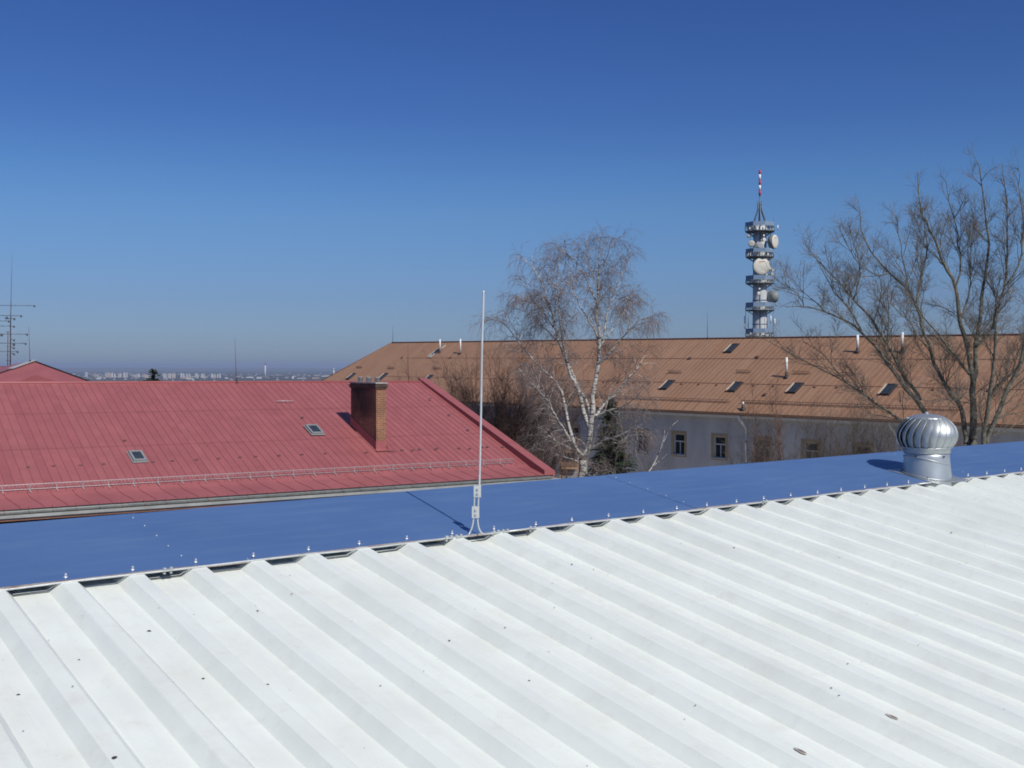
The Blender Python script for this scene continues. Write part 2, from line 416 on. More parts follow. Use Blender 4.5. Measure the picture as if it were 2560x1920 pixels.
# ------------------------------------------------------------------ the near roof
PITCH = R(9.6)
A0 = at(0, 1470, .8 * F / (1470 - HY)); B0 = at(2560, 1178, .8 * F / (1178 - HY))
UN = (B0 - A0).normalized(); NN = V((-UN.y, UN.x, 0))
UP = NN * math.cos(PITCH) + ZUP * math.sin(PITCH)      # up the near slope
NR = UP.cross(UN) * -1 if UP.cross(UN).z < 0 else UP.cross(UN)
def nr(s, t, h=0.): return A0 + UN * s + UP * t + NR * h    # s along the ridge, t up-slope from the flashing edge, h off the plane
RP, RS0, RH, CAPW = .2515, .235, .040, .775
SMIN, SMAX = -11.0, 26.0

def near_roof():
    b = thing('metal_roofed_building', 'white ribbed metal roof with wide blue ridge cap filling the foreground', 'building', nr(6, .7, -.1) * 1 + V((0, 0, -8.6)))
    # ribbed sheet: crest .056, flanks .04
    mb = MB(); T0, T1 = -11.0, CAPW - .03
    k0 = int((SMIN - RS0) / RP); k1 = int((SMAX - RS0) / RP)
    prof = []
    for k in range(k0, k1):
        c = RS0 + k * RP
        prof += [(c - .067, -RH), (c - .063, -RH), (c - .030, -.003), (c - .026, -.002), (c + .026, -.002), (c + .030, -.003), (c + .063, -RH), (c + .067, -RH)]
        # shallow stiffening beads in the valley
        prof += [(c + .1215, -RH), (c + .1245, -RH + .0012), (c + .1275, -RH)]
    tt = [T0, -7, -4.2, -2.4, -1.1, 0, T1]
    i0 = 0; n = len(prof)
    for t in tt:
        for (s, h) in prof: mb.v.append(nr(s, t, h))
    for j in range(len(tt) - 1):
        for i in range(n - 1):
            a = j * n + i
            mb.f.append((a, a + 1, a + n + 1, a + n)); mb.m.append(0); mb.sm.append(False)
    # side laps of the sheets: every fourth crest carries a second skin
    for k in range(k0, k1):
        if k % 4: continue
        c = RS0 + k * RP
        pts = [(c - .0275, -.0021), (c - .0265, -.0010), (c + .0285, -.0010), (c + .0665, -RH + .0012), (c + .082, -RH + .0012), (c + .082, -RH + .0002)]
        for (a, bb) in zip(pts[:-1], pts[1:]):
            mb.poly([nr(a[0], T0, a[1]), nr(bb[0], T0, bb[1]), nr(bb[0], -.002, bb[1]), nr(a[0], -.002, a[1])])
    sheet = mb.build('roof_sheet', M['white_steel'], b)
    # white comb strips closing most valleys just under the cap edge: pale top, front face coloured dark as the shadow line below
    rq = random.Random(14)
    for k in range(-10, 76):
        if rq.random() < .16: continue
        c = RS0 + k * RP; mb = MB()
        path = [(c + .064, -RH), (c + RP - .066, -RH), (c + RP - .031, -.006)]
        ta, tb = .000 + rq.uniform(-.002, .003), .020
        for (a, bb) in zip(path[:-1], path[1:]):
            lo, hi = .0006, .0062
            mb.poly([nr(a[0], ta, a[1] + lo), nr(bb[0], ta, bb[1] + lo), nr(bb[0], ta, bb[1] + hi), nr(a[0], ta, a[1] + hi)], 1)
            mb.poly([nr(a[0], ta - .002, a[1] + hi), nr(bb[0], ta - .002, bb[1] + hi), nr(bb[0], tb, bb[1] + hi), nr(a[0], tb, a[1] + hi)], 0)
        mb.build('comb_strip', [M['white_steel'], M['foam']], b)
    # far slope and walls
    mb = MB(); RID = A0 + UP * CAPW; back = NN * math.cos(PITCH) - ZUP * math.sin(PITCH)
    def far(s, t, h=0): return A0 + UN * s + UP * CAPW + back * t + ZUP * h
    mb.hexa([far(SMIN, .0, -.05), far(SMAX, .0, -.05), far(SMAX, 6, -.05), far(SMIN, 6, -.05)], [far(SMIN, .0, -.02), far(SMAX, .0, -.02), far(SMAX, 6, -.02), far(SMIN, 6, -.02)])
    mb.build('rear_slope', M['white_steel'], b)
    mb = MB()
    zb = -10.5
    c1, c2, c3, c4 = nr(SMIN + .4, -10.6, -.2), nr(SMAX - .4, -10.6, -.2), far(SMAX - .4, 5.7, -.2), far(SMIN + .4, 5.7, -.2)
    g = lambda p: V((p.x, p.y, zb))
    rl, rr = nr(SMIN + .4, CAPW, -.15), nr(SMAX - .4, CAPW, -.15)
    mb.poly([g(c1), g(c2), c2, c1]); mb.poly([g(c3), g(c4), c4, c3])
    mb.poly([g(c2), g(c3), c3, rr, c2]); mb.poly([g(c4), g(c1), c1, rl, c4])
    mb.build('wall', M['plaster'], b)
    # foam filler closing the ribs under the cap
    mb = MB()
    mb.hexa([nr(SMIN, .115, -RH - .004), nr(SMAX, .115, -RH - .004), nr(SMAX, .14, -RH - .004), nr(SMIN, .14, -RH - .004)],
            [nr(SMIN, .115, -.004), nr(SMAX, .115, -.004), nr(SMAX, .14, -.004), nr(SMIN, .14, -.004)])
    mb.build('profile_filler', M['filler'], b)
    # blue ridge cap, in sheets with laps
    mb = MB(); laps = [-10.9, -7.0, -4.05, -1.10 + .0, 0, 0, 0]
    sl = 0.72                                  # s of the first lap line seen in the photo
    edges = [sl + 2.95 * k for k in range(-4, 9)]
    rnd = random.Random(4)
    for i in range(len(edges) - 1):
        a, c = edges[i] - .03, edges[i + 1] + (.03)
        lift = .0012 * (i % 2) + .0004
        ns = 24
        prev = None
        for j in range(ns + 1):
            s = a + (c - a) * j / ns
            wob = .0012 * math.sin(s * 5.3) + .0010 * math.sin(s * 11.7 + 1)
            row = [nr(s, -.004, -.010 + wob), nr(s, -.002, lift + wob), nr(s, .06, lift + .0005), nr(s, CAPW * .5, lift + .002 * math.sin(s * 3.1)), nr(s, CAPW - .006, lift), far(s, .006, lift * .98 - .0015), far(s, .60, lift)]
            if prev:
                for q in range(6):
                    mb.poly([prev[q], row[q], row[q + 1], prev[q + 1]], 1 if q == 0 else 0, q >= 2)
            prev = row
    cap = mb.build('ridge_cap', [M['blue_steel'], M['edge_primer']], b)
    # screws with washers on every crest
    def screw(s, t, r=.0045, hh=.0095):
        m_ = MB(); p = nr(s, t, .0018)
        m_.lathe(p, NR, [(r * 1.5, 0), (r * 1.5, .0012)], 10, 1); m_.lathe(p + NR * .0013, NR, [(r * 1.9, 0), (r * 1.8, .0016), (r * 1.3, .0042)], 10, 0)
        m_.lathe(p + NR * .0054, NR, [(r, 0), (r, hh), (r * .7, hh + .0016)], 6, 0, False)
        return m_
    for k in range(-14, 62):
        s = RS0 + k * RP + rnd.uniform(-.006, .006)
        screw(s, .028 + rnd.uniform(-.004, .006)).build('screw', [M['screw'], M['rubber']], cap)
    for i, e in enumerate(edges[3:7]):
        for t in (.13, .27, .42, .57, .70):
            m_ = MB(); p = nr(e + rnd.uniform(-.004, .004), t, .002)
            m_.lathe(p, NR, [(.0040, 0), (.0040, .0015), (.0024, .0026)], 8)
            m_.build('rivet', M['screw'], cap)
    return b
NEAR = near_roof()

def debris():
    # bits of leaf, bark and bird dirt lying about on the white sheet
    rnd = random.Random(21); mb = MB()
    def bit(s, t, size):
        c = RS0 + round((s - RS0) / RP) * RP; d = abs(s - c)
        h = 0 if d < .028 else (-RH if d > .068 else -RH * (d - .028) / .04)
        n = rnd.randint(5, 7); p = nr(s, t, h + .0022); w0 = rnd.uniform(0, 6.28); el = rnd.uniform(.4, .9)
        top = [p + (UN * math.cos(w0 + 6.283 * j / n) + UP * math.sin(w0 + 6.283 * j / n) * el) * size * rnd.uniform(.6, 1.2) for j in range(n)]
        q = p + NR * size * .45
        for j in range(n): mb.poly([top[j], top[(j + 1) % n], q])
    for _ in range(330):
        s = rnd.uniform(-1.5, 9); t = -abs(rnd.gauss(0, 1.6)) - .03
        bit(s, t, .0016 + .0045 * rnd.random() ** 4)
    for (px, py, z) in ((287, 1895, .008), (375, 1551, .008), (199, 1621, .005), (48, 1706, .007), (644, 1528, .006), (1187, 1517, .007), (1123, 1603, .007), (1263, 1570, .005), (2002, 1425, .007), (2381, 1318, .010), (2120, 1660, .005), (2078, 1721, .005), (2098, 1740, .006), (1970, 1846, .006), (1994, 1847, .008), (1978, 1374, .006), (2450, 1268, .006), (670, 1696, .006), (730, 1480, .004), (640, 1490, .004), (1835, 1370, .006), (1430, 1412, .007), (1640, 1322, .005), (1695, 1310, .005)):
        p = hit(px, py, A0, NR) - A0
        bit(p.dot(UN), p.dot(UP), z)
    mb.build('debris', M['dead_leaf'], kind='stuff')
    # two scuffed dents on crests near the lower right corner
    for (px, py) in ((2240, 1790), (2018, 1874)):
        p = hit(px, py, A0, NR) - A0; s = RS0 + round((p.dot(UN) - RS0) / RP) * RP + .012; t = p.dot(UP)
        m_ = MB(); n = 14
        ring = [nr(s + .010 * math.sin(6.283 * j / n) * rnd.uniform(.8, 1.1), t + .026 * math.cos(6.283 * j / n) * rnd.uniform(.8, 1.1), .0022) for j in range(n)]
        inn = [nr(s + .006 * math.sin(6.283 * j / n), t - .003 + .016 * math.cos(6.283 * j / n), .0035) for j in range(n)]
        for j in range(n): m_.poly([ring[j], ring[(j + 1) % n], inn[(j + 1) % n], inn[j]], 0)
        m_.poly(inn, 1)
        o = m_.build('scuff_mark', [M['scuff'], M['scuff2']], NEAR)
M['scuff'] = mat('scuffed_paint', (.50, .46, .40), .7, 0, .3, 60)
M['scuff2'] = mat('scuffed_primer', (.20, .16, .145), .7, 0, .4, 90)
debris()

# ------------------------------------------------------------------ near lightning rod, its wire, the ventilator
def smooth(pts, k=2):
    pts = [V(p) for p in pts]
    for _ in range(k):
        q = [pts[0]]
        for a, b in zip(pts[:-1], pts[1:]): q += [a * .75 + b * .25, a * .25 + b * .75]
        q.append(pts[-1]); pts = q
    return pts
def clamp_mesh(s, t, h, half=.022):
    m_ = MB(); p = nr(s, t, h)
    m_.box(p + UP * .007, (UN, UP, NR), (half, .008, .0022))
    m_.box(p - UP * .007 + NR * .003, (UN, UP, NR), (half * .9, .006, .002))
    for sg in (-1, 1):
        q = p + UN * sg * half * .6
        m_.lathe(q - NR * .014, NR, [(.0032, 0), (.0032, .024)], 6)
        m_.lathe(q + NR * .006, NR, [(.0065, 0), (.0065, .006)], 6, 0, False)
        m_.lathe(q - NR * .012, NR, [(.0062, 0), (.0062, .005)], 6, 0, False)
    return m_
WT, WH = -.020, .000     # wire runs just off the cap edge
def edge_s(px):
    y = 1470 + (1178 - 1470) * px / 2560
    return (at(px, y, .8 * F / (y - HY)) - A0).dot(UN)
def rod_and_wire():
    s0 = edge_s(1190); base = nr(s0, WT, WH); Y = base.y
    rod = thing('lightning_rod', 'tall thin silver lightning rod standing on the edge of the blue ridge cap', 'lightning rod', base)
    def pp(px, py, dy=0.): return at(px, py, Y + dy)
    m_ = MB()
    pl = [pp(1197, 1246), pp(1198.5, 1213), pp(1200, 1150), pp(1202, 1060), pp(1203.5, 960), pp(1205, 860), pp(1208, 780), pp(1209, 727)]
    m_.tube(smooth(pl), .0051, 8)
    m_.build('rod', M['galv'], rod)
    def leg(pts, tail):
        m_ = MB(); P = [pp(*q) for q in pts]
        P += [nr(s0 + d, WT, WH) for d in tail]
        m_.tube(smooth(P), .0044, 8); m_.build('support_wire', M['galv'], rod)
    leg([(1187, 1216), (1186, 1250), (1184, 1290), (1183, 1305), (1179, 1322), (1172, 1336)], [-.06, -.10, -.16])
    leg([(1196.5, 1216), (1196, 1250), (1194.5, 1290), (1194, 1305), (1197, 1322), (1206, 1336)], [.06, .10, .16])
    for (px, py) in ((1193.5, 1228), (1189, 1280)):
        m_ = MB(); c = pp(px, py)
        x = (pp(px + 10, py) - c).normalized(); z = (pp(px, py - 10) - c).normalized(); y = z.cross(x)
        for sg in (-1, 1): m_.box(c + y * sg * .0068, (x, y, z), (.0172, .0018, .028))
        pl_ = m_.build('clamp_plate', M['galv'], rod)
        for dz in (-.012, .010):
            b_ = MB(); b_.lathe(c + z * dz + y * -.0086, -y if (-y).y < 0 else y, [(.0062, 0), (.0062, .006), (.004, .0075)], 6, 0, False)
            b_.lathe(c + z * dz + y * .0086, y, [(.0062, 0), (.0062, .006)], 6, 0, False)
            b_.build('bolt', M['galv_dull'], pl_)
    w = thing('conductor_wire', 'thin silver conductor wire clamped along the lower edge of the blue ridge cap', 'wire', nr(0, WT, WH))
    m_ = MB(); rnd = random.Random(8)
    for (a, c) in ((SMIN + .3, s0 - .075), (s0 + .075, edge_s(2290)), (edge_s(2290) + .001, SMAX - 2)):
        n = max(2, int((c - a) / .22))
        P = [nr(a + (c - a) * j / n, WT + .003 * math.sin(j * 1.7), WH + rnd.uniform(-.002, .002)) for j in range(n + 1)]
        m_.tube(P, .0040, 8)
    m_.build('wire', M['galv'], w)
    for s in (s0 - .115, s0 - .17, s0 + .105, s0 + .16, edge_s(415), edge_s(1325), edge_s(1905), edge_s(2335)):
        clamp_mesh(s, WT, WH + .001).build('clamp', M['galv'], w)
rod_and_wire()

def ventilator():
    s = edge_s(2360); P = nr(s, .135, 0)
    t = thing('turbine_ventilator', 'round silver turbine ventilator with curved vanes on the blue ridge cap', 'ventilator', P)
    base = P + ZUP * -.062
    m_ = MB()                                   # flashing plate dressed over cap and sheet
    def pl(ds, tt, h): return nr(s + ds, tt, h)
    m_.hexa([pl(-.19, -.07, .0035), pl(.21, -.07, .0035), pl(.21, .33, .0035), pl(-.19, .33, .0035)], [pl(-.19, -.07, .0055), pl(.21, -.07, .0055), pl(.21, .33, .0055), pl(-.19, .33, .0055)])
    m_.build('base_plate', M['alu_plate'], t)
    m_ = MB()
    m_.lathe(base, ZUP, [(.176, -.02), (.172, .03), (.160, .12), (.153, .20), (.152, .238)], 40)
    m_.build('neck', M['alu_plate'], t)
    m_ = MB()                                   # slanted seam ring of the two-part elbow neck
    ring = []
    for j in range(41):
        w = 2 * math.pi * j / 40; r = .1565
        ring.append(base + V((r * math.cos(w), r * math.sin(w), .165 - .042 * math.cos(w - .25))))
    m_.tube(ring, .0042, 6, cap=False)
    ring = []
    for j in range(41):
        w = 2 * math.pi * j / 40; r = .1765
        q = P + UN * r * math.cos(w) + NN * r * math.sin(w)
        hh = NN.dot(q - P) * math.tan(PITCH)
        ring.append(V((q.x, q.y, P.z + hh + .012)))
    m_.tube(ring, .006, 6, cap=False)
    m_.build('seam_ring', M['alu'], t)
    m_ = MB(); m_.lathe(base, ZUP, [(.158, .226), (.160, .230), (.160, .256), (.172, .262), (.172, .268)], 40)
    m_.build('collar', M['alu'], t)
    for w in (-1.15, .4, 2.2, -2.4):
        m_ = MB(); d = V((math.cos(w), math.sin(w), 0)); m_.lathe(base + d * .158 + ZUP * .208, d, [(.0065, 0), (.0065, .006)], 8)
        m_.build('screw', M['alu_dark'], t)
    for (w, hh) in ((-1.9, .06), (-.75, .035)):
        m_ = MB(); d = V((math.cos(w), math.sin(w), 0)); m_.lathe(base + d * .168 + ZUP * hh, d, [(.0085, 0), (.0085, .007)], 8)
        m_.build('screw', M['alu_dark'], t)
    # head: dark core, curved vanes, cap
    hb = base + ZUP * .268
    HH, R0, RM, R1 = .208, .168, .206, .118
    def rad(u): # silhouette of the head over its height
        th = math.radians(-42 + 104 * u)
        return RM * (math.cos(th) ** .62)
    m_ = MB(); m_.lathe(hb, ZUP, [(rad(k / 10) * .84, HH * k / 10) for k in range(11)], 32)
    m_.build('core', M['alu_dark'], t)
    NV = 22
    for i in range(NV):
        w0 = 2 * math.pi * i / NV
        m_ = MB(); rows = []; nu, nw = 12, 5
        for a in range(nu + 1):
            u = a / nu
            tw = w0 - .05 + .30 * u * u                      # vanes sweep round as they rise
            row = []
            for c in range(nw + 1):
                q = c / nw
                ww = tw + (2 * math.pi / NV) * (q * 1.16 - .58)
                rr = rad(u) * (1.0 - .105 * ((1 - q) ** 1.5)) 
                row.append(hb + V((rr * math.cos(ww), rr * math.sin(ww), HH * u)))
            rows.append(row)
        vs = [p for r_ in rows for p in r_]; fs = []
        for a in range(nu):
            for c in range(nw):
                k = a * (nw + 1) + c; fs.append((k, k + 1, k + nw + 2, k + nw + 1))
        m_.mesh(vs, fs, 0, True)
        # rolled bright edge of the vane
        m_.tube([r_[-1] for r_ in rows], .0022, 5)
        m_.build('vane', M['alu'], t)
    m_ = MB(); m_.lathe(hb + ZUP * HH, ZUP, [(rad(1) * 1.04, -.012), (rad(1) * 1.06, -.006), (rad(1) * .9, .004), (.08, .017), (.03, .024), (.018, .026)], 36)
    m_.build('top_cap', M['alu_plate'], t)
    m_ = MB(); m_.lathe(hb + ZUP * (HH + .025), ZUP, [(.011, 0), (.011, .010), (.007, .013)], 8, 0, False)
    m_.build('bolt', M['screw'], t)
M['alu_plate'] = mat('galvanised_sheet', (.50, .53, .54), .42, .7, .12, 5, .06, 12)
ventilator()

# ------------------------------------------------------------------ red building
def red_building():
    L = at(0, 1275, 36); z = L.z; E = at(1380, 1186, z / -((1186 - HY) / F))
    ur = (E - L).normalized(); nrm = V((-ur.y, ur.x, 0)); LEN = (E - L).length
    b_ = 11.126
    Rr = V((-4.318, 57.168, -.823)); Rl = V((-21.276, 46.209, -.715))
    slope_z = (Rr.z - Rl.z) / (Rr - Rl).length
    EXT = 16.0
    P0 = L - ur * EXT                                  # eave start, off to the left
    TOT = LEN + EXT
    def ridge(s): q = Rr + ur * (s - TOT); q.z = Rr.z + slope_z * (s - TOT); return q
    def eave(s): return P0 + ur * s
    KD, KZ = 1.35, -.10                                # eave sheet flares out below this line
    def kink(s):
        f = KD / b_; q = eave(s).lerp(ridge(s), f); q.z += KZ; return q
    def surf(s, t): return kink(s).lerp(ridge(s), t)   # main slope, t 0..1
    n_main = (ridge(10) - kink(10)).cross(ur); n_main = n_main if n_main.z > 0 else -n_main; n_main.normalize()
    B = thing('red_roofed_building', 'long building with faded red ribbed roof, brick chimney and snow guard', 'building', eave(TOT / 2) + nrm * 6 + V((0, 0, -5.9)))
    RB = 0.31; rp_ = random.Random(40)
    mb = MB(); k = 0; s = 0.02
    while s < TOT - .02:
        e = min(s + RB, TOT - .02)
        mb.poly([surf(s, 0), surf(e - .022, 0), surf(e - .022, 1), surf(s, 1)], (0, 0, 2, 3)[int(rp_.random() * 4)])
        a, c = e - .022, e
        h = n_main * .012
        mb.poly([surf(a, 0), surf(a, 0) + h, surf(a, 1) + h, surf(a, 1)], 1)
        mb.poly([surf(a, 0) + h, surf(c, 0) + h, surf(c, 1) + h, surf(a, 1) + h], 1)
        mb.poly([surf(c, 0) + h, surf(c, 0), surf(c, 1), surf(c, 1) + h], 1)
        s = e; k += 1
    # cross joints of the sheets
    for t in (.34, .67):
        mb.poly([surf(.05, t) + n_main * .0135, surf(TOT - .4, t) + n_main * .0135, surf(TOT - .4, t + .0016) + n_main * .0135, surf(.05, t + .0016) + n_main * .0135], 1)
    # back slope
    def back(s): q = ridge(s) + nrm * b_; q.z = z; return q
    mb.poly([ridge(0), ridge(TOT), back(TOT), back(0)], 0)
    roof = mb.build('roof', [M['red_paint'], M['red_seam'], M['red_faded'], M['red_fresh']], B)
    # ridge cap
    mb = MB()
    for (s1, s2) in ((0, TOT - .3),):
        mb.tube([ridge(s1) + ZUP * .01, ridge(s2) + ZUP * .01], .07, 8)
    mb.build('ridge_cap', M['red_flash'], B)
    # eave sheet, flaring, with curved standing seams
    mb = MB(); NP = 5
    def flare(s, q):                                   # q 0 at kink .. 1 at edge
        a, c = kink(s), eave(s) - nrm * .10
        p = a.lerp(c, q); p.z = a.z + (c.z - a.z) * (q ** .72) ; return p
    for j in range(NP):
        q0, q1 = j / NP, (j + 1) / NP
        mb.poly([flare(0, q1), flare(TOT, q1), flare(TOT, q0), flare(0, q0)], 0, True)
    mb.poly([flare(0, 1) - ZUP * .05, flare(TOT, 1) - ZUP * .05, flare(TOT, 1), flare(0, 1)], 2)
    s = .3
    while s < TOT - .3:
        P = []
        for j in range(9):
            q = j / 8; off = .30 * (3 * q * q - 2 * q * q * q) - .05
            P.append(flare(s + off, q) + ZUP * .008)
        mb.tube(P, .011, 4, 1)
        s += .73
    mb.build('eave_sheet', [M['red_paint'], M['red_seam'], M['dark_edge']], B)
    # verge cap at the right gable
    mb = MB()
    lo1, lo2 = eave(TOT) - nrm * .05 + ZUP * .0, ridge(TOT) + nrm * .25 + ZUP * .02
    for (pa, pb) in ((lo1, lo2),):
        hv = ZUP * .22
        w1, w2 = ur * -.42, ur * .12
        mb.hexa([pa + w1 - ZUP * .1, pa + w2 - ZUP * .1, pb + w2 - ZUP * .1, pb + w1 - ZUP * .1], [pa + w1 + hv * .9, pa + w2 + hv * .7, pb + w2 + hv * .7, pb + w1 + hv * .9])
        # small hooked end at the eave
    mb.build('verge_cap', M['red_flash'], B)
    # snow guard: rails with bars, brackets as pieces of it
    mb = MB(); gs0, gs1 = .5, TOT - 1.05; q0 = .015
    def gp(s, h): return surf(s, q0) + n_main * h
    for h in (.04, .22): mb.tube([gp(gs0, h), gp(gs1, h)], .016, 5)
    s = gs0
    while s < gs1:
        mb.tube([gp(s, .04), gp(s, .22)], .010, 4); s += .115
    g = mb.build('snow_guard', M['hook_pale'], B)
    s = gs0 + .3
    while s < gs1:
        m_ = MB(); p = surf(s, q0)
        m_.box(p + n_main * .115, (ur, n_main, ur.cross(n_main)), (.022, .125, .014))
        m_.box(p + n_main * .02 - nrm * .12 - ZUP * .03, (ur, n_main, ur.cross(n_main)), (.016, .012, .13))
        m_.build('bracket', M['hook_pale'], g); s += .86
    # gutter, brackets
    mb = MB(); gz = V((0, 0, -.055))
    def gut(s, w): 
        c = eave(s) - nrm * .20 + gz
        return c + (-nrm * math.cos(w) - ZUP * math.sin(w)) * .095
    segs = 8
    for s1, s2 in ((0, TOT - .15),):
        for j in range(segs):
            w0, w1 = math.pi * j / segs, math.pi * (j + 1) / segs
            mb.poly([gut(s1, w0), gut(s2, w0), gut(s2, w1), gut(s1, w1)], 0, True)
        mb.tube([gut(s1, 0), gut(s2, 0)], .012, 6)
        mb.tube([gut(s1, math.pi), gut(s2, math.pi)], .01, 6)
    G = mb.build('gutter', M['zinc_gutter'], B)
    s = .55
    while s < TOT - .3:
        m_ = MB(); c = eave(s) - nrm * .20 + gz
        m_.tube([c + (-nrm * math.cos(w) - ZUP * math.sin(w)) * .104 for w in [math.pi * j / 6 for j in range(7)]], .009, 4)
        m_.tube([c - nrm * .104, c - nrm * .05 + ZUP * .03, c + nrm * .06 + ZUP * .135], .008, 4)
        m_.build('bracket', M['red_seam'], G); s += .74
    # cornice moulding and wall below it
    mb = MB()
    def bx(o_, u0, u1, s1, s2, z0, z1, mi=0):
        a, c = eave(s1), eave(s2)
        mb.hexa([a + nrm * u0 + ZUP * z0, c + nrm * u0 + ZUP * z0, c + nrm * u1 + ZUP * z0, a + nrm * u1 + ZUP * z0],
                [a + nrm * u0 + ZUP * z1, c + nrm * u0 + ZUP * z1, c + nrm * u1 + ZUP * z1, a + nrm * u1 + ZUP * z1], mi)
    bx(0, -.285, .5, 0, TOT + .28, -.262, -.165)
    bx(0, -.20, .5, 0, TOT + .2, -.32, -.2655)
    mb.build('cornice', M['cornice_grey'], B)
    mb = MB(); bx(0, -.24, .20, 0, TOT, -.36, -.325, 0); mb.build('copper_drip', M['copper'], B)
    mb = MB()
    bx(0, .3, 2 * b_ - .3, .3, TOT - .1, -6.0, -.483)
    # gable triangle
    for s_ in (.3, TOT - .1):
        a = eave(s_) + nrm * .3 - ZUP * .48; c = eave(s_) + nrm * (2 * b_ - .3) - ZUP * .48; r_ = ridge(s_) - ZUP * .12
        mb.poly([a, c, r_])
    mb.build('wall', M['dark_wall'], B)
    # pale return cornice at the gable end
    # snow hooks
    def on(px, py): return hit(px, py, surf(10, 0), n_main)
    hooks = [(312, 1103)] + [(70 + 0 * i, 1170) for i in range(1)] + [(134, 1167), (202, 1165), (260, 1162), (383, 1157), (432, 1154), (492, 1151), (547, 1148), (601, 1145)]
    for i in range(10): hooks.append((640 + 58 * i + (0 if i < 4 else 45) , 1143 - 2.6 * i))
    hooks += [(757, 1045), (1077, 998), (1124, 1038), (1171, 1076), (1006, 1127), (1050, 1125), (1095, 1122), (1176, 1123), (1220, 1119), (1258, 1119)]
    for (px, py) in hooks:
        p = on(px, py); m_ = MB()
        a = ur.cross(n_main)
        m_.mesh([p - ur * .07 - a * .02, p + ur * .07 - a * .02, p + ur * .05 - a * .0 + n_main * .07, p - ur * .05 + n_main * .07, p - ur * .05 + nrm * .12 + ZUP * .045, p + ur * .05 + nrm * .12 + ZUP * .045],
                [(0, 1, 2, 3), (3, 2, 5, 4), (0, 3, 4), (1, 5, 2)])
        m_.build('snow_hook', M['hook'], B)
    # flat row of hooks near the ridge
    p1, p2 = on(690, 1004), on(733, 1004)
    m_ = MB(); m_.tube([p1 + n_main * .04, p2 + n_main * .04], .018, 5)
    for j in range(4):
        q = p1.lerp(p2, (j + .5) / 4); m_.box(q + n_main * .02, (ur, nrm, n_main), (.035, .03, .02))
    m_.build('snow_bar', M['hook_pale'], B)
    # roof windows
    for quad in (((322, 1132), (352, 1131), (369, 1154), (332, 1156)), ((764, 1066), (790, 1066), (811, 1086), (778, 1087))):
        c = [on(*q) for q in quad]; cen = sum(c, V((0, 0, 0))) / 4
        ax = ((c[1] - c[0]) + (c[2] - c[3])).normalized(); ay = n_main.cross(ax)
        wx = ((c[1] - c[0]).length + (c[2] - c[3]).length) / 4; wy = abs((c[0] - c[3]).dot(ay)) / 2
        m_ = MB(); hgt = .10
        for sg in (-1, 1):
            m_.box(cen + ax * sg * (wx - .04) + n_main * hgt / 2, (ax, ay, n_main), (.04, wy, hgt / 2))
            m_.box(cen + ay * sg * (wy - .05) + n_main * hgt / 2, (ax, ay, n_main), (wx - .081, .05, hgt / 2))
        m_.box(cen + n_main * .014, (ax, ay, n_main), (wx + .05, wy + .07, .006))
        f = m_.build('roof_window', M['grey_frame'], B)
        m_ = MB(); m_.box(cen + n_main * (hgt - .03), (ax, ay, n_main), (wx - .082, wy - .102, .008)); m_.build('pane', M['glass'], f)
    # chimney: footprint from the roof plane, brick faces with real uv for the bonding
    def onc(cx, cy): return on(800 + cx / 5.53, 900 + cy / 5.53)
    fl, fr = onc(778, 1235), onc(922, 1240)
    dx = V((ur.x, ur.y, 0)); dy = nrm.copy(); wx = (fr - fl).dot(dx); dpt = 2.55
    top = -(900 + 398 / 5.53 - HY) / F * fl.y
    def foot(a, c, zz): q = fl + dx * a + dy * c; return V((q.x, q.y, zz))
    CH = MB(); zlo = fl.z - .3
    corners = [(0, 0), (wx, 0), (wx, dpt), (0, dpt)]
    uvs = []; soot_shade = []
    for i in range(4):
        (a0, c0), (a1, c1) = corners[i], corners[(i + 1) % 4]
        ln = math.hypot(a1 - a0, c1 - c0); NU, NZ = 6, 12
        for iu in range(NU):
            for iz in range(NZ):
                q = []
                for (du, dz) in ((0, 0), (1, 0), (1, 1), (0, 1)):
                    f1 = (iu + du) / NU; f2 = (iz + dz) / NZ
                    q.append((foot(a0 + (a1 - a0) * f1, c0 + (c1 - c0) * f1, zlo + (top - zlo) * f2), (f1 * ln + i * .135, f2 * (top - zlo)), f1, f2))
                CH.poly([x[0] for x in q])
                for x in q:
                    uvs.append(x[1])
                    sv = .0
                    if i == 3: sv = .62 * max(0, 1 - abs(x[2] - .42) / .5) ** .6 * max(0, (x[3] - .52) / .48) ** .5 * 1.6 + .27  # left side: its shade is painted in along with the soot
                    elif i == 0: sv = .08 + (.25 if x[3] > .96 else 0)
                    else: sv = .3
                    soot_shade.append(sv)
    ch = CH.build('chimney', M['brick'], B)
    uvl = ch.data.uv_layers.new(name='brick')
    for i, u_ in enumerate(uvs): uvl.data[i].uv = u_
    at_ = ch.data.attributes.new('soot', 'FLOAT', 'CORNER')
    for i, s_ in enumerate(soot_shade): at_.data[i].value = s_
    m_ = MB()
    for (ov, z0, z1) in ((.045, top - .001, top + .075), (.075, top + .078, top + .155), (.03, top + .158, top + .21)):
        m_.hexa([foot(-ov, -ov, z0), foot(wx + ov, -ov, z0), foot(wx + ov, dpt + ov, z0), foot(-ov, dpt + ov, z0)], [foot(-ov, -ov, z1), foot(wx + ov, -ov, z1), foot(wx + ov, dpt + ov, z1), foot(-ov, dpt + ov, z1)], 0)
    m_.build('brick_collar', M['soot_brick'], ch)
    m_ = MB(); ov = .06; z0, z1 = top + .212, top + .27
    m_.hexa([foot(-ov, -ov, z0), foot(wx + ov, -ov, z0), foot(wx + ov, dpt + ov, z0), foot(-ov, dpt + ov, z0)], [foot(-ov, -ov, z1), foot(wx + ov, -ov, z1), foot(wx + ov, dpt + ov, z1), foot(-ov, dpt + ov, z1)])
    m_.build('cap_slab', M['concrete'], ch)
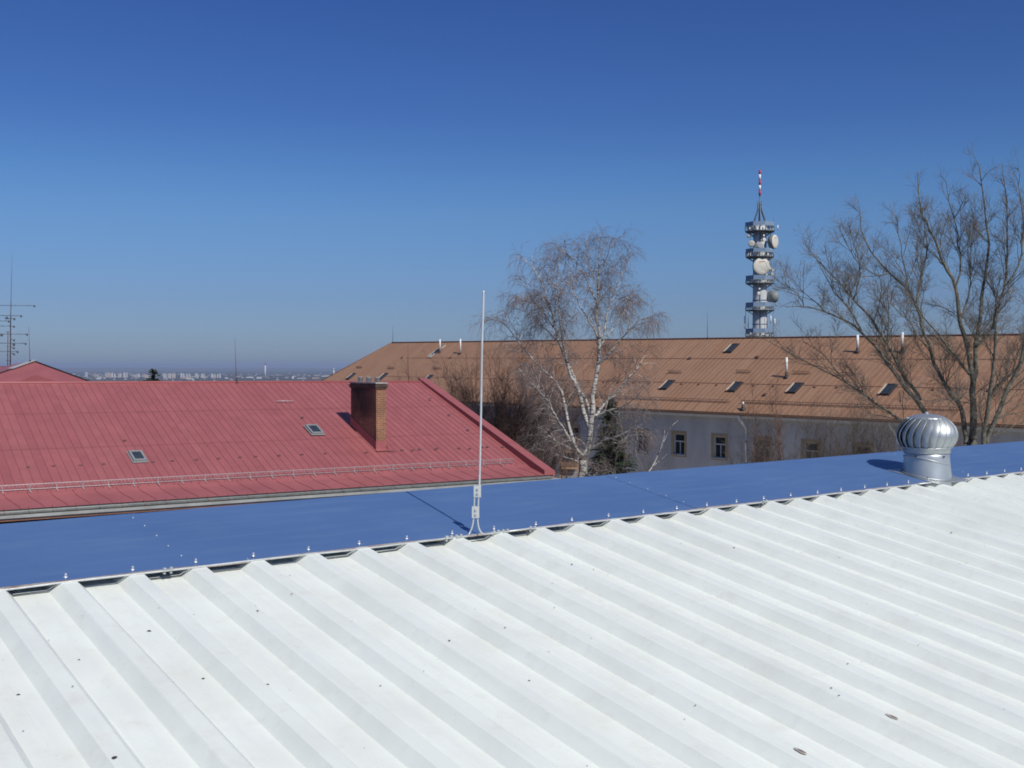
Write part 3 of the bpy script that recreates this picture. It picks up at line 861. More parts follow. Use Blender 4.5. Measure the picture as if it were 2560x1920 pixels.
    for c in (.36, 1.22, 2.05):
        m_ = MB(); p = foot(wx * .5, c, z1 + .002)
        m_.lathe(p, ZUP, [(.12, 0), (.12, .19), (.132, .195), (.132, .21), (.10, .215), (.10, .1)], 14)
        m_.build('flue', M['galv_dull'], ch)
    # red flashing round the foot of the chimney
    m_ = MB(); hh = .36
    def ft(a, c, h): 
        q = fl + dx * a + dy * c; d = (q - surf(10, 0)).dot(n_main); q = q - n_main * d
        zz = surf(10, 0).z - ((q.x - surf(10, 0).x) * n_main.x + (q.y - surf(10, 0).y) * n_main.y) / n_main.z
        q = fl + dx * a + dy * c
        zz = surf(10, 0).z - ((q.x - surf(10, 0).x) * n_main.x + (q.y - surf(10, 0).y) * n_main.y) / n_main.z
        return V((q.x, q.y, zz + h))
    o_ = .02; cs = [(-o_, -o_), (wx + o_, -o_), (wx + o_, dpt + o_), (-o_, dpt + o_)]
    for i in range(4):
        a, c = cs[i], cs[(i + 1) % 4]
        m_.poly([ft(*a, 0), ft(*c, 0), ft(*c, hh), ft(*a, hh)])
    o2 = .02; ap = .22
    m_.poly([ft(-o2 - .05, -ap, .018), ft(wx + .35, -ap, .018), ft(wx + .10, -o2, .018), ft(-o2 - .05, -o2, .018)])
    m_.build('flashing', M['red_flash'], ch)
    # curved dark seam beside the chimney
    m_ = MB(); m_.tube(smooth([onc(922, 1175) + n_main * .02, onc(935, 1225) + n_main * .02, onc(975, 1265) + n_main * .02, onc(1050, 1275) + n_main * .02]), .014, 5); m_.build('seal_bead', M['red_seam'], ch)
    # ridge saddles (small wire clips)
    for px in (347, 460, 550, 640, 735, 980):
        p = ridge(2); 
        q = hit(px, 955.5, ridge(5), nrm)
        m_ = MB(); m_.box(V((q.x, q.y, q.z)) + ZUP * .02, (ur, nrm, ZUP), (.03, .04, .05)); m_.build('wire_clip', M['rust'], B)
    return dict(ridge=ridge, nrm=nrm, ur=ur, TOT=TOT, eave=eave)
M['hook_pale'] = mat('pale_galvanised_guard', (.50, .43, .43), .5, .3, .12, 9)
M['soot_brick'] = mat('sooty_brick', (.075, .048, .038), .9, 0, .6, 5, .5, 30)
RED = red_building()

def ridge_rod(px, ytop, ybot, label, plane_p, plane_n, m='rust', r=.014, lean=0, Y=None):
    p = hit(px, ybot, plane_p, plane_n) if Y is None else at(px, ybot, Y)
    topz = -(ytop - HY) / F * p.y
    t = thing('lightning_rod', label, 'lightning rod', p, 'lightning rods on the far roofs')
    m_ = MB(); q = V((p.x + lean * p.y / F, p.y, topz)); m_.tube([p - ZUP * .05, p.lerp(q, .5), q], [r, r * .8, r * .45], 6); m_.build('rod', M[m], t)
    m_ = MB(); m_.lathe(p - ZUP * .03, ZUP, [(.10, 0), (.06, .08), (.03, .14)], 8)
    for w in (0, 2.1, 4.2): m_.tube([p + V((math.cos(w) * .14, math.sin(w) * .14, -.06)), p + ZUP * .16], .014, 4)
    m_.build('foot', M['dark_edge'], t)
ridge_rod(591, 845, 956, 'rust coloured lightning rod on the red ridge left of the chimney', RED['ridge'](5), RED['nrm'], lean=-4)
ridge_rod(1021, 853, 957, 'rust coloured lightning rod on the red ridge right of the chimney', RED['ridge'](5), RED['nrm'], lean=-1)

# ------------------------------------------------------------------ hipped roof and antennas far left
def left_house():
    P = at(86, 904, 68); BL = at(-330, 1043, 62); BR = at(420, 1018, 62)
    zl = -3.2
    BL = at(-330, HY + 3.2 * F / 62, 62); 
    # keep the slopes of the outlines seen in the photo
    BL = at(-150, 986, 61.5); BR = at(330, 993, 61.5)
    BK = V((P.x - 4.6, P.y + 9, P.z))
    BRb = BR + V((-14.0, 24, 0)); BLb = BL + V((-14.0, 24, 0))
    B = thing('hipped_building', 'red hip roofed house end peeping over the red ridge at far left', 'house', V((P.x, P.y + 2, -10.5)))
    mb = MB(); n = 26
    for i in range(n):                                   # front hip in sheets with seams
        a, c = i / n, (i + 1) / n
        p1, p2 = BL.lerp(BR, a), BL.lerp(BR, c)
        mb.poly([p1, p2, P], 0)
    mb.poly([BR, BRb, BK, P], 0); mb.poly([BRb, BLb, BK], 0); mb.poly([BLb, BL, P, BK], 0)
    roof = mb.build('roof', [M['red_paint']], B)
    mb = MB()
    mb.tube([P + ZUP * .02, BR + ZUP * .02], .05, 6, 0)
    mb.tube([P + ZUP * .02, BL.lerp(P, .0) + ZUP * .02], .05, 6, 0)
    mb.build('hip_trim', M['dark_edge'], B)
    mb = MB(); q = P.lerp(BL, .27)
    d = (P - BL).normalized()
    mb.box(P.lerp(q, .5) + ZUP * .09, (d, d.cross(ZUP), ZUP), ((P - q).length / 2, .16, .03)); mb.build('bright_flashing', M['galv'], B)  # pale strip imitating the highlight on the ridge sheet
    mb = MB()
    for (a, c) in ((BL, BR), (BR, BRb), (BRb, BLb), (BLb, BL)):
        ce = (BL + BR + BRb + BLb) / 4
        a2, c2 = a.lerp(ce, .06), c.lerp(ce, .06)
        mb.poly([V((a2.x, a2.y, -10.5)), V((c2.x, c2.y, -10.5)), c2 - ZUP * .05, a2 - ZUP * .05])
    mb.build('wall', M['plaster'], B)
    # small dormer-like saddle in front of the peak
    mb = MB()
    a, c, e = at(35, 959, 60), at(88, 937, 60), at(160, 959, 60); e2 = at(88, 937, 66)
    mb.poly([a, e, c]); mb.poly([a, c, e2]); mb.poly([c, e, e2]); mb.build('saddle', M['red_flash'], B)
    # tan lower roof behind
    B2 = thing('tan_roofed_house', 'low tan roof behind the red hip at the left edge', 'house', V((-36, 86, -10.5)))
    mb = MB(); y0 = 84
    p1, p2, p3, p4 = at(-420, 960, y0), at(60, 960, y0), at(58, 917, y0 + 5), at(-400, 917, y0 + 5)
    mb.poly([p1, p2, p3, p4]); p5, p6 = p4 + V((0, 6, -1.4)), p3 + V((0, 6, -1.4)); mb.poly([p4, p3, p6, p5])
    mb.build('roof', M['tan_roof'], B2)
    mb = MB(); mb.tube([p3, p4], .06, 6); mb.build('ridge_cap', M['rust'], B2)
    mb = MB(); lo = lambda p: V((p.x, p.y, -10.5))
    mb.poly([lo(p1), lo(p2), p2, p1]); mb.poly([lo(p2), lo(p6), p6, p3, p2]); mb.poly([lo(p6), lo(p5), p5, p6]); mb.poly([lo(p5), lo(p1), p1, p4, p5])
    mb.build('wall', M['plaster'], B2)
    return P, BL, p3, p4
LH = left_house()
ridge_rod(75, 816, 906, 'thin rust coloured lightning rod on the red hip beside the antenna mast', LH[0], V((0, 1, 0)), Y=67.6, lean=-3, r=.016)

def antennas():
    Y = 86.5
    def pp(px, py, dy=0): return at(px, py, Y + dy)
    base = pp(25.5, 917)
    t = thing('antenna_mast', 'tall dark television antenna mast with many crossbars at left edge', 'antenna', base)
    mb = MB(); mb.tube([pp(25.5, 930), pp(26, 880), pp(26.5, 800), pp(27.5, 757)], [.055, .05, .045, .035], 8); mb.build('mast', M['antenna'], t)
    mb = MB(); mb.tube([pp(27.5, 757), pp(29, 690), pp(31, 632)], [.018, .014, .006], 5); mb.build('whip', M['antenna'], t)
    mb = MB(); mb.lathe(pp(25.5, 926), ZUP, [(.12, 0), (.10, .35)], 8); mb.build('foot', M['light_wood'], t)
    rnd = random.Random(5)
    # boom, (x left, x right), y, elements
    for (x0, x1, y, n, hl) in ((-70, 88, 763.5, 5, .18), (-55, 55, 789, 9, .16), (12, 38, 796.5, 3, .22), (-60, 24, 802, 6, .16), (-70, 37, 815, 6, .25), (-50, 70, 835, 10, .14), (27, 37, 849, 2, .12), (-30, 66, 858, 9, .14), (28, 37, 869, 2, .1), (-40, 46, 878.5, 6, .18), (28, 37, 884, 2, .1)):
        mb = MB(); mb.tube([pp(x0, y - .7), pp(x1, y + .7)], .018, 5)
        for j in range(n):
            x = x0 + (x1 - x0) * (j + .5) / n
            d = V((rnd.uniform(-.1, .1), 1, rnd.uniform(-.12, .12))) * hl * 2.2
            c = pp(x, y); mb.tube([c - d, c + d], .010, 4)
        c = pp(x1 - 2, y + 2); mb.box(c, ((1, 0, 0), (0, 1, 0), (0, 0, 1)), (.05, .04, .07))
        mb.build('yagi_antenna', M['antenna'], t)
    for (x, y) in ((17, 795), (34.5, 862), (4, 838)):
        mb = MB(); mb.lathe(pp(x, y, -.1), V((.4, -1, .1)), [(.09, -.05), (.11, 0), (.07, .05)], 8); mb.build('amplifier', M['antenna'], t)
    t2 = thing('antenna_mast', 'thin reddish pole with short rungs just left of the television mast', 'antenna', pp(19, 920))
    mb = MB(); mb.tube([pp(19, 925), pp(20, 828)], .03, 6); mb.build('pole', M['rust'], t2)
    for y in (830, 866, 888, 901):
        mb = MB(); mb.tube([pp(15, y), pp(24, y)], .014, 4); mb.build('crossbar', M['rust'], t2)
antennas()

# ------------------------------------------------------------------ orange roofed building
ZE = -3.6
def orange():
    e1 = at(1241, 1006, 3.6 * F / (1006 - HY)); e2 = at(2560, 1063, 3.6 * F / (1063 - HY))
    uo = (e1 - e2).normalized(); no = V((uo.y, -uo.x, 0)); bO = 8.8
    RE = V((-15.354, 142.29, 2.969)); RQ = V((35.29, 76.64, 2.15))
    sR, sQ = 87.5, 4.6
    def eave(s): return e2 + uo * s
    def ridge(s):
        q = e2 + no * bO + uo * s; q.z = 2.15 + (2.969 - 2.15) * (s - sQ) / (sR - sQ); return q
    S0, S1 = -16.0, sR + bO                    # right end .. hip corner
    def surf(s, t): return eave(s).lerp(ridge(s), t)
    def tmax(s): return 1.0 if s <= sR else max(0., (S1 - s) / bO)
    nO = (ridge(30) - eave(30)).cross(uo); nO = nO if nO.z > 0 else -nO; nO.normalize()
    B = thing('orange_roofed_building', 'long grey building with orange brown metal roof, hipped at its left end', 'building', eave(36) + no * bO + V((0, 0, ZE * 0 - 7.0)))
    mb = MB(); RB = .52; s = S0; rp_ = random.Random(41)
    while s < S1 - .01:
        e = min(s + RB, S1); h = nO * .02
        w = .05
        for (a, c, mi, hh) in ((s, e - w, 2 if rp_.random() < .35 else 0, 0), (e - w, e, 1, 1)):
            off = h * hh
            if a < sR < c:
                mb.poly([eave(a) + off, eave(c) + off, surf(c, tmax(c)) + off, ridge(sR) + off, ridge(a) + off], mi)
            elif tmax(c) > 1e-4 or tmax(a) > 1e-4:
                mb.poly([eave(a) + off, eave(c) + off, surf(c, tmax(c)) + off, surf(a, tmax(a)) + off], mi)
            if hh:
                for q in (a, c): mb.poly([eave(q), eave(q) + h, surf(q, tmax(q)) + h, surf(q, tmax(q))], mi)
        s = e
    # hip end and back slope
    bk = lambda s: eave(s) + no * 2 * bO
    mb.poly([eave(S1), ridge(sR), bk(S1)], 0)
    mb.poly([ridge(S0), bk(S0), bk(S1), ridge(sR)], 0)
    roof = mb.build('roof', [M['orange_paint'], M['orange_seam'], M['orange_faded']], B)
    mb = MB()
    N = 40
    P = [ridge(S0 + (sR - S0) * k / N) + ZUP * .03 for k in range(N + 1)]
    mb.tube(P, .085, 6); mb.tube([ridge(sR) + ZUP * .02, eave(S1) + ZUP * .02], .09, 6); mb.tube([ridge(sR) + ZUP * .02, bk(S1) + ZUP * .02], .11, 6)
    mb.build('ridge_cap', M['ridge_brown'], B)
    # cross joints
    mb = MB()
    for t in (.36, .70):
        mb.poly([surf(S0 + .3, t) + nO * .024, surf(80, t) + nO * .024, surf(80, t + .006) + nO * .024, surf(S0 + .3, t + .006) + nO * .024])
    mb.build('cross_joint', M['ridge_brown'], B)
    # gutter and soffit
    mb = MB()
    def bx(u0, u1, s1, s2, z0, z1, mi=0, m=None):
        m = m or mb; a, c = eave(s1), eave(s2)
        m.hexa([a + no * u0 + ZUP * z0, c + no * u0 + ZUP * z0, c + no * u1 + ZUP * z0, a + no * u1 + ZUP * z0],
               [a + no * u0 + ZUP * z1, c + no * u0 + ZUP * z1, c + no * u1 + ZUP * z1, a + no * u1 + ZUP * z1], mi)
    bx(-.20, -.02, S0, S1, -.20, -.06, 0); bx(-.22, -.18, S0, S1, -.13, -.02, 1)
    mb.build('gutter', [M['copper'], M['orange_paint']], B)
    WO = .45                                            # eave overhang
    mb = MB(); bx(.02, WO - .005, S0, S1, -.42, -.14); mb.build('soffit', M['cornice'], B)
    # facade with real openings
    ws = 24.82; sp = 4.37; wn = [ws + sp * k for k in range(-9, 12)]
    hw, zt, zbm = .62, -1.95, -3.65
    FLOOR = -7.0
    wall = MB()
    def wp(s, zz, d=0.): q = eave(s) + no * (WO + d); return V((q.x, q.y, ZE + zz))
    x0, x1 = S0 + .5, S1 - .7
    def q4(sa, sb, za, zb_): wall.poly([wp(sa, za), wp(sb, za), wp(sb, zb_), wp(sa, zb_)])
    q4(x0, x1, zt, -.415); q4(x0, x1, FLOOR, zbm)
    cur = x0
    for w in wn:
        q4(cur, w - hw, zbm, zt); cur = w + hw
        for (sa, sb, za, zb_) in ((w - hw, w - hw, zbm, zt), (w + hw, w + hw, zbm, zt)):
            wall.poly([wp(sa, za), wp(sa, za, .3), wp(sa, zb_, .3), wp(sa, zb_)])
        wall.poly([wp(w - hw, zt), wp(w + hw, zt), wp(w + hw, zt, .3), wp(w - hw, zt, .3)])
        wall.poly([wp(w - hw, zbm), wp(w + hw, zbm), wp(w + hw, zbm, .3), wp(w - hw, zbm, .3)])
    q4(cur, x1, zbm, zt)
    # other three walls
    c1, c2 = wp(x0, FLOOR), wp(x1, FLOOR); dp = no * (2 * bO - 2 * WO)
    up = ZUP * (-.415 - FLOOR)
    wall.poly([c1, c1 + dp, c1 + dp + up, c1 + up]); wall.poly([c2, c2 + dp, c2 + dp + up, c2 + up]); wall.poly([c1 + dp, c2 + dp, c2 + dp + up, c1 + dp + up])
    rt = ridge(x0) - ZUP * .1; wall.poly([c1 + up, c1 + dp + up, rt])
    wall.build('wall', M['plaster'], B)
    for w in wn:
        f = MB()
        def fb(sa, sb, za, zb_, d0, d1, mi=0):
            f.hexa([wp(sa, za, d0), wp(sb, za, d0), wp(sb, za, d1), wp(sa, za, d1)], [wp(sa, zb_, d0), wp(sb, zb_, d0), wp(sb, zb_, d1), wp(sa, zb_, d1)], mi)
        t_ = .075; zm = zt - .62
        fb(w - hw + .003, w - hw + t_, zbm + .003, zt - .003, .16, .23); fb(w + hw - t_, w + hw - .003, zbm + .003, zt - .003, .16, .23)
        fb(w - hw + t_, w + hw - t_, zt - t_, zt - .003, .16, .23); fb(w - hw + t_, w + hw - t_, zbm + .003, zbm + t_, .16, .23)
        fb(w - hw + t_, w + hw - t_, zm - .05, zm + .05, .15, .23); fb(w - .035, w + .035, zbm + t_, zm - .05, .155, .23)
        o = f.build('window', M['white_wood'], B)
        g = MB(); g.poly([wp(w - hw + .02, zbm + .02, .2), wp(w + hw - .02, zbm + .02, .2), wp(w + hw - .02, zt - .02, .2), wp(w - hw + .02, zt - .02, .2)]); g.build('pane', M['pane'] if rp_.random() < .6 else M['pane_curtain'], o)
        f = MB(); ow = .24
        fb(w - hw - ow, w - hw, zbm - .001, zt + ow, -.022, .0); fb(w + hw, w + hw + ow, zbm - .001, zt + ow, -.022, .0); fb(w - hw, w + hw, zt, zt + ow, -.02, .0); fb(w - hw - ow, w + hw + ow, zbm - .17, zbm - .062, -.03, .0)
        f.build('surround', M['ochre'], o)
        f = MB(); fb(w - hw - .08, w + hw + .08, zbm - .06, zbm - .002, -.09, .02); f.build('sill', M['white_wood'], o)
    # roof point by photo pixel
    def on(px, py):
        p = hit(px, py, surf(30, .5), nO)
        for _ in range(4):
            s = (p - e2).dot(uo); pl = surf(s, .5); n_ = (ridge(s) - eave(s)).cross(surf(s + 1, .5) - surf(s - 1, .5)); n_ = n_ if n_.z > 0 else -n_
            p = hit(px, py, pl, n_.normalized())
        return p
    upv = (ridge(30) - eave(30)).normalized()
    # roof windows
    for (px, py, sc) in ((1829, 871.5, 1), (1836.7, 968, 1), (1987, 971, 1), (2220, 975, 1), (1667.5, 963, 1), (878, 941, 1), (957.6, 941.6, 1), (1070, 947, 1), (1091, 880, .9)):
        c = on(px, py); m_ = MB(); wx, wy, hg = .42 * sc, .62 * sc, .13
        for sg in (-1, 1):
            m_.box(c + uo * sg * (wx - .05) + nO * hg / 2, (uo, upv, nO), (.05, wy, hg / 2), 1 if sg > 0 else 0)
            m_.box(c + upv * sg * (wy - .06) + nO * hg / 2, (uo, upv, nO), (wx - .101, .06, hg / 2), 0)
        m_.box(c - uo * 0 + nO * .022, (uo, upv, nO), (wx + .07, wy + .10, .008), 0)
        m_.box(c + uo * (wx + .03) + nO * hg * .55, (uo, upv, nO), (.028, wy * .96, hg * .42), 1)
        w = m_.build('roof_window', [M['dark_frame'], M['light_wood']], B)
        m_ = MB(); m_.box(c + nO * (hg - .03), (uo, upv, nO), (wx - .102, wy - .122, .01)); m_.build('pane', M['glass'], w)
        if px == 1091:
            m_ = MB()
            m_.box(c + upv * .9 - uo * .5 + nO * .12, (upv, uo, nO), (.35, .05, .04)); m_.box(c - upv * .8 + uo * .25 + nO * .12, (upv, uo, nO), (.45, .06, .04)); m_.box(c - upv * .9 - uo * .35 + nO * .12, (upv, uo, nO), (.4, .05, .04))
            m_.build('loose_trim', M['white_wood'], w)
    # vent pipes
    for (px, yt, yw, yb) in ((1100, 848, 876, 880), (1151, 847, 881, 884), (1966.5, 893, 931, 943), (2144, 837, 870, 880), (2256, 830, 868, 880), (1857.6, 1005, 1012, 1023)):
        p = on(px, yb); top = -(yt - HY) / F * p.y; mid = -(yw - HY) / F * p.y
        m_ = MB(); m_.tube([V((p.x, p.y, p.z - .15)), V((p.x, p.y, mid))], .125, 10, 0); m_.lathe(V((p.x, p.y, p.z - .1)), ZUP, [(.26, 0), (.17, .22)], 10, 0)
        v = m_.build('vent_pipe', [M['dark_frame'], M['white_pipe']], B)
        m_ = MB(); m_.tube([V((p.x, p.y, mid + .002)), V((p.x, p.y, top))], (.095 if px > 1900 else .085), 10, 0); m_.build('pipe_top', M['white_pipe'], v)
    # short snow guards
    for (x0_, x1_, y) in ((1842, 1878, 931), (1984, 2026, 934), (1672, 1704, 932), (892, 906, 919), (970, 987, 921), (1083, 1103, 922), (2090, 2130, 938)):
        a, c = on(x0_, y), on(x1_, y + .6); m_ = MB()
        for hgt in (.06, .24): m_.tube([a + nO * hgt, c + nO * hgt], .02, 5)
        n = 8
        for j in range(n + 1): q = a.lerp(c, j / n); m_.tube([q, q + nO * .26], .016, 4)
        m_.build('snow_guard', M['guard_brown'], B)
    for (sa, sb) in ((5, 23.1), (24.3, 42)):
        m_ = MB(); t = .125
        for hgt in (.06, .24): m_.tube([surf(sa, t) + nO * hgt, surf(sb, t) + nO * hgt], .02, 5)
        s = sa
        while s < sb: m_.tube([surf(s, t), surf(s, t) + nO * .26], .015 if int(s * 4) % 5 else .03, 4); s += .25
        m_.build('snow_guard', M['guard_brown'], B)
    for k in range(38):
        s = 4 + k * 1.95; p = surf(s, .335); m_ = MB()
        m_.mesh([p - uo * .1, p + uo * .1, p + uo * .07 + nO * .12, p - uo * .07 + nO * .12, p + uo * .07 + upv * .2, p - uo * .07 + upv * .2], [(0, 1, 2, 3), (3, 2, 4, 5), (0, 3, 5), (1, 4, 2)])
        m_.build('snow_hook', M['guard_brown'], B)
    for px, py in ((1725, 897), (1893, 894), (1006, 895), (1127, 895), (1912, 988)):
        p = on(px, py); m_ = MB(); m_.box(p + nO * .06, (uo, upv, nO), (.16, .12, .06)); m_.build('roof_hatch', M['guard_brown'], B)
    # rain pipes
    def pipe(px, y0, y1, y2, y3):
        r_ = ray(px, y0); k = ((e2 - no * .12).dot(no)) / r_.dot(no); p = r_ * k; s = (p - e2).dot(uo)
        m_ = MB(); G = eave(s) - no * .11 - ZUP * .2; W = wp(s - .3, -1.25, -.10)
        m_.tube(smooth([G, G + ZUP * -.28 + no * .02, W + ZUP * .22 - no * .12 , W, W - ZUP * .35]), .085, 8)
        m_.tube([W - ZUP * .34, V((W.x, W.y, ZE + FLOOR))], .07, 8); m_.build('rain_pipe', M['white_pipe'], B)
        for zz in (-2.2, -3.9, -5.6):
            m_ = MB(); m_.lathe(V((W.x, W.y, ZE + zz)), ZUP, [(.085, 0), (.085, .06)], 10); m_.build('pipe_clip', M['dark_frame'], B)
    pipe(1847, 1034, 0, 0, 0); pipe(2224, 1052, 0, 0, 0)
    return dict(ridge=ridge, eave=eave, no=no, uo=uo, e2=e2, wp=wp)
M['ridge_brown'] = mat('dark_brown_ridge', (.17, .08, .055), .6, .1, .2, 3)
M['guard_brown'] = mat('brown_snow_guard', (.14, .085, .07), .6, .2, .2, 5)
ORA = orange()
ridge_rod(982, 813.6, 857, 'dark lightning rod at the left end of the orange ridge', ORA['ridge'](60), ORA['no'], m='antenna', r=.03)
ridge_rod(1768.5, 783, 846, 'dark lightning rod on the orange ridge between birch and tower', ORA['ridge'](40), ORA['no'], m='antenna', r=.026)

# wooden porch and screen between the red gable and the birch
def porch():
    Y = 84.0
    def pp(px, py, dy=0): return at(px, py, Y + dy)
    t = thing('wooden_porch', 'brown wooden entrance porch with pale panels behind the birch trunk', 'porch', V((pp(1422, 1200).x, Y, -10.5)))
    X, Yv = V((1, 0, 0)), V((0, 1, 0)); mp = Y / F
    def bar(x0, x1, y0, y1, d=.06, mi=0, m=None, dy=0.):
        c = pp((x0 + x1) / 2, (y0 + y1) / 2); c.y += dy
        m.box(c, (X, Yv, ZUP), ((x1 - x0) / 2 * mp, d, (y1 - y0) / 2 * mp), mi)
    m = MB(); bar(1402, 1443, 1122, 1131, .5, 0, m); bar(1402, 1443, 1155, 1167, .5, 0, m); bar(1403, 1442, 1167.2, 1171, .51, 1, m); m.build('beam', [M['porch'], M['porch_light']], t)
    m = MB(); bar(1399, 1402, 1128, 1290, .1, 0, m); bar(1443.2, 1446, 1128, 1290, .1, 0, m); m.build('post', M['porch_light'], t)
    m = MB(); bar(1404, 1441, 1131.2, 1154.8, .03, 0, m, .2); m.build('panel', M['panel'], t)
    m = MB()
    for x in (1412, 1420.5, 1430, 1436): bar(x, x + 1.5, 1131.2, 1154.8, .05, 0, m, .05)
    m.build('glazing_bar', M['porch'], t)
    m = MB()
    for k in range(13): bar(1405 + k * 2.9, 1406.2 + k * 2.9, 1172, 1212, .03, 0, m)
    bar(1403.5, 1442, 1180, 1182, .045, 0, m)
    m.build('slatted_railing', M['panel'], t)
    m = MB(); bar(1404, 1442, 1172, 1230, .03, 0, m, .9); m.build('back_wall', M['dark_wall'], t)
    t2 = thing('wooden_screen', 'brown wooden screen with pale post by the red gable', 'screen', V((pp(1346, 1160).x, Y + 2, -10.5)))
    m = MB(); c = at(1344, 1142, Y + 2); m.box(c, (X, Yv, ZUP), (.42, .06, .42)); m.box(V((c.x, c.y, (c.z - .42 - 10.5) / 2)), (X, Yv, ZUP), (.05, .05, (c.z - .42 + 10.5) / 2 - .003)); m.build('panel', M['porch'], t2)
    m = MB(); c = at(1358.5, 1139, Y + 2); m.box(V((c.x + .02, c.y, (c.z + .5 - 10.5) / 2)), (X, Yv, ZUP), (.045, .07, (c.z + .5 + 10.5) / 2)); m.build('post', M['porch_light'], t2)
porch()

# ------------------------------------------------------------------ radio tower
def tower():
    Y = 220.; k = Y / F; C = at(1899.5, 840, Y)
    def zz(y): return -(y - HY) * k
    T = thing('radio_tower', 'tall pale communications tower with dishes and blue railed decks behind the orange roof', 'tower', V((C.x, Y, -10.6)))
    cx, cy = C.x, Y
    mb = MB(); rs = 17.5 * k
    mb.lathe(V((cx, cy, 0)), ZUP, [(rs * 1.18, -11), (rs * 1.03, zz(845)), (rs, zz(775)), (rs * .97, zz(705)), (rs * .95, zz(640)), (rs * .9, zz(560))], 40)
    sh = mb.build('shaft', M['tower'], T)
    mb = MB()
    for w in (2.2, -1.75): 
        d = V((math.cos(w), math.sin(w), 0)); mb.tube([V((cx, cy, -8)) + d * rs * 1.08, V((cx, cy, zz(565))) + d * rs * 1.0], .09, 6)
    for y in (812, 752): mb.lathe(V((cx, cy, zz(y))), ZUP, [(rs * 1.035, 0), (rs * 1.035, .18)], 32)
    mb.build('cable_ladder', M['mast_steel'], sh)
    rot = R(8)
    for (yt, yb, yf, rad) in ((557, 567, 577, 38), (623, 632.5, 641, 36.5), (690, 700.5, 707, 36.5), (757, 767, 774, 37), (822, 832, 840, 37)):
        r = rad * k; oc = [(math.cos(rot + 2 * math.pi * j / 8), math.sin(rot + 2 * math.pi * j / 8)) for j in range(8)]
        P = lambda j, z_, rr=r: V((cx + oc[j % 8][0] * rr, cy + oc[j % 8][1] * rr, z_))
        D = MB()
        for j in range(8):
            a, b = j, j + 1; zf = zz(yf)
            D.hexa([P(a, zf - .28, r * .96), P(b, zf - .28, r * .96), P(b, zf - .28, rs * .9), P(a, zf - .28, rs * .9)], [P(a, zf - .05, r * .96), P(b, zf - .05, r * .96), P(b, zf - .05, rs * .9), P(a, zf - .05, rs * .9)])
            D.tube([P(a, zf - .16, r * .97), P(b, zf - .16, r * .97)], .10, 5)
            D.tube([P(a, zf - .95, rs), P(a, zf - .22, r * .9)], .08, 5)
        dk = D.build('deck', M['tower_steel'], T)
        D = MB()
        for j in range(8):
            for q in range(4):
                p = P(j, 0).lerp(P(j + 1, 0), q / 4); D.tube([V((p.x, p.y, zz(yf) - .1)), V((p.x, p.y, zz(yb) + .1))], .035 if q else .06, 5)
            D.tube([P(j, zz(yb) - .12), P(j + 1, zz(yb) - .12)], .05, 5)
        D.build('railing', M['tower_steel'], dk)
        D = MB(); rnd = random.Random(int(yt))
        for j in range(8):
            if yt == 690 and j in (4, 5, 6): pass
            ri = r * .985
            D.hexa([P(j, zz(yb)), P(j + 1, zz(yb)), P(j + 1, zz(yb), ri), P(j, zz(yb), ri)], [P(j, zz(yt)), P(j + 1, zz(yt)), P(j + 1, zz(yt), ri), P(j, zz(yt), ri)])
        D.build('parapet', M['tower_blue'], dk)
        D = MB()                                            # boxes and cable trays standing on the deck
        for q in range(9):
            w = rnd.uniform(math.pi, 2 * math.pi); rr = rnd.uniform(.62, .86) * r; hh = rnd.uniform(.3, .75)
            D.box(V((cx + math.cos(w) * rr, cy + math.sin(w) * rr, zz(yf) + hh / 2)), (V((math.cos(w), math.sin(w), 0)), V((-math.sin(w), math.cos(w), 0)), ZUP), (.12, rnd.uniform(.12, .3), hh / 2 - .04))
        D.build('equipment_box', M['signal_white'], dk)
    # mast on top
    mb = MB()
    for j in range(6):
        w = rot + j * math.pi / 3 + .3; d = V((math.cos(w), math.sin(w), 0))
        mb.tube([V((cx, cy, zz(566))) + d * 17 * k, V((cx, cy, zz(555))) + d * 16 * k, V((cx, cy, zz(526))) + d * 5.5 * k, V((cx, cy, zz(503 if j % 2 else 509))) + d * 4.6 * k], .14, 6)
    for y in (527, 510): mb.lathe(V((cx, cy, zz(y))), ZUP, [(5.2 * k, 0), (5.2 * k, .1)], 12)
    mb.lathe(V((cx, cy, 0)), ZUP, [(1.7 * k, zz(560)), (1.5 * k, zz(489))], 10)
    mb.build('mast_foot', M['mast_steel'], T)
    mb = MB(); bands = [(489, 475.5, 0), (475.5, 463, 1), (463, 450, 0), (450, 436, 1), (436, 425, 0)]
    for (y0, y1, c) in bands: mb.lathe(V((cx, cy, 0)), ZUP, [(2.6 * k, zz(y0) + .002), (2.6 * k, zz(y1) - .002)], 14, c, True)
    mb.build('striped_pole', [M['signal_red'], M['signal_white']], T)
    # dishes: centre px, diameter px, azimuth (deg right of facing the camera), shroud depth px
    def dish(px, py, dia, az, dep, m_front, tilt=0, logo=False, dY=-1.6):
        c = at(px, py, Y + dY); d = V((math.sin(R(az)), -math.cos(R(az)), math.sin(R(tilt)))).normalized(); r = dia / 2 * k
        mb = MB(); mb.lathe(c - d * dep * k, d, [(r * .35, -.25 * r), (r * .97, 0), (r, dep * k * .97), (r * .985, dep * k)], 36, 0)
        o = mb.build('dish_antenna', M['dish_back'], T)
        mb = MB(); mb.lathe(c + d * .004, d, [(r * .985, 0), (r * .96, .03 * r), (r * .6, .055 * r), (r * .1, .065 * r)], 36, 0); mb.build('dish_cover', M[m_front], o)
        x = ZUP.cross(d).normalized()
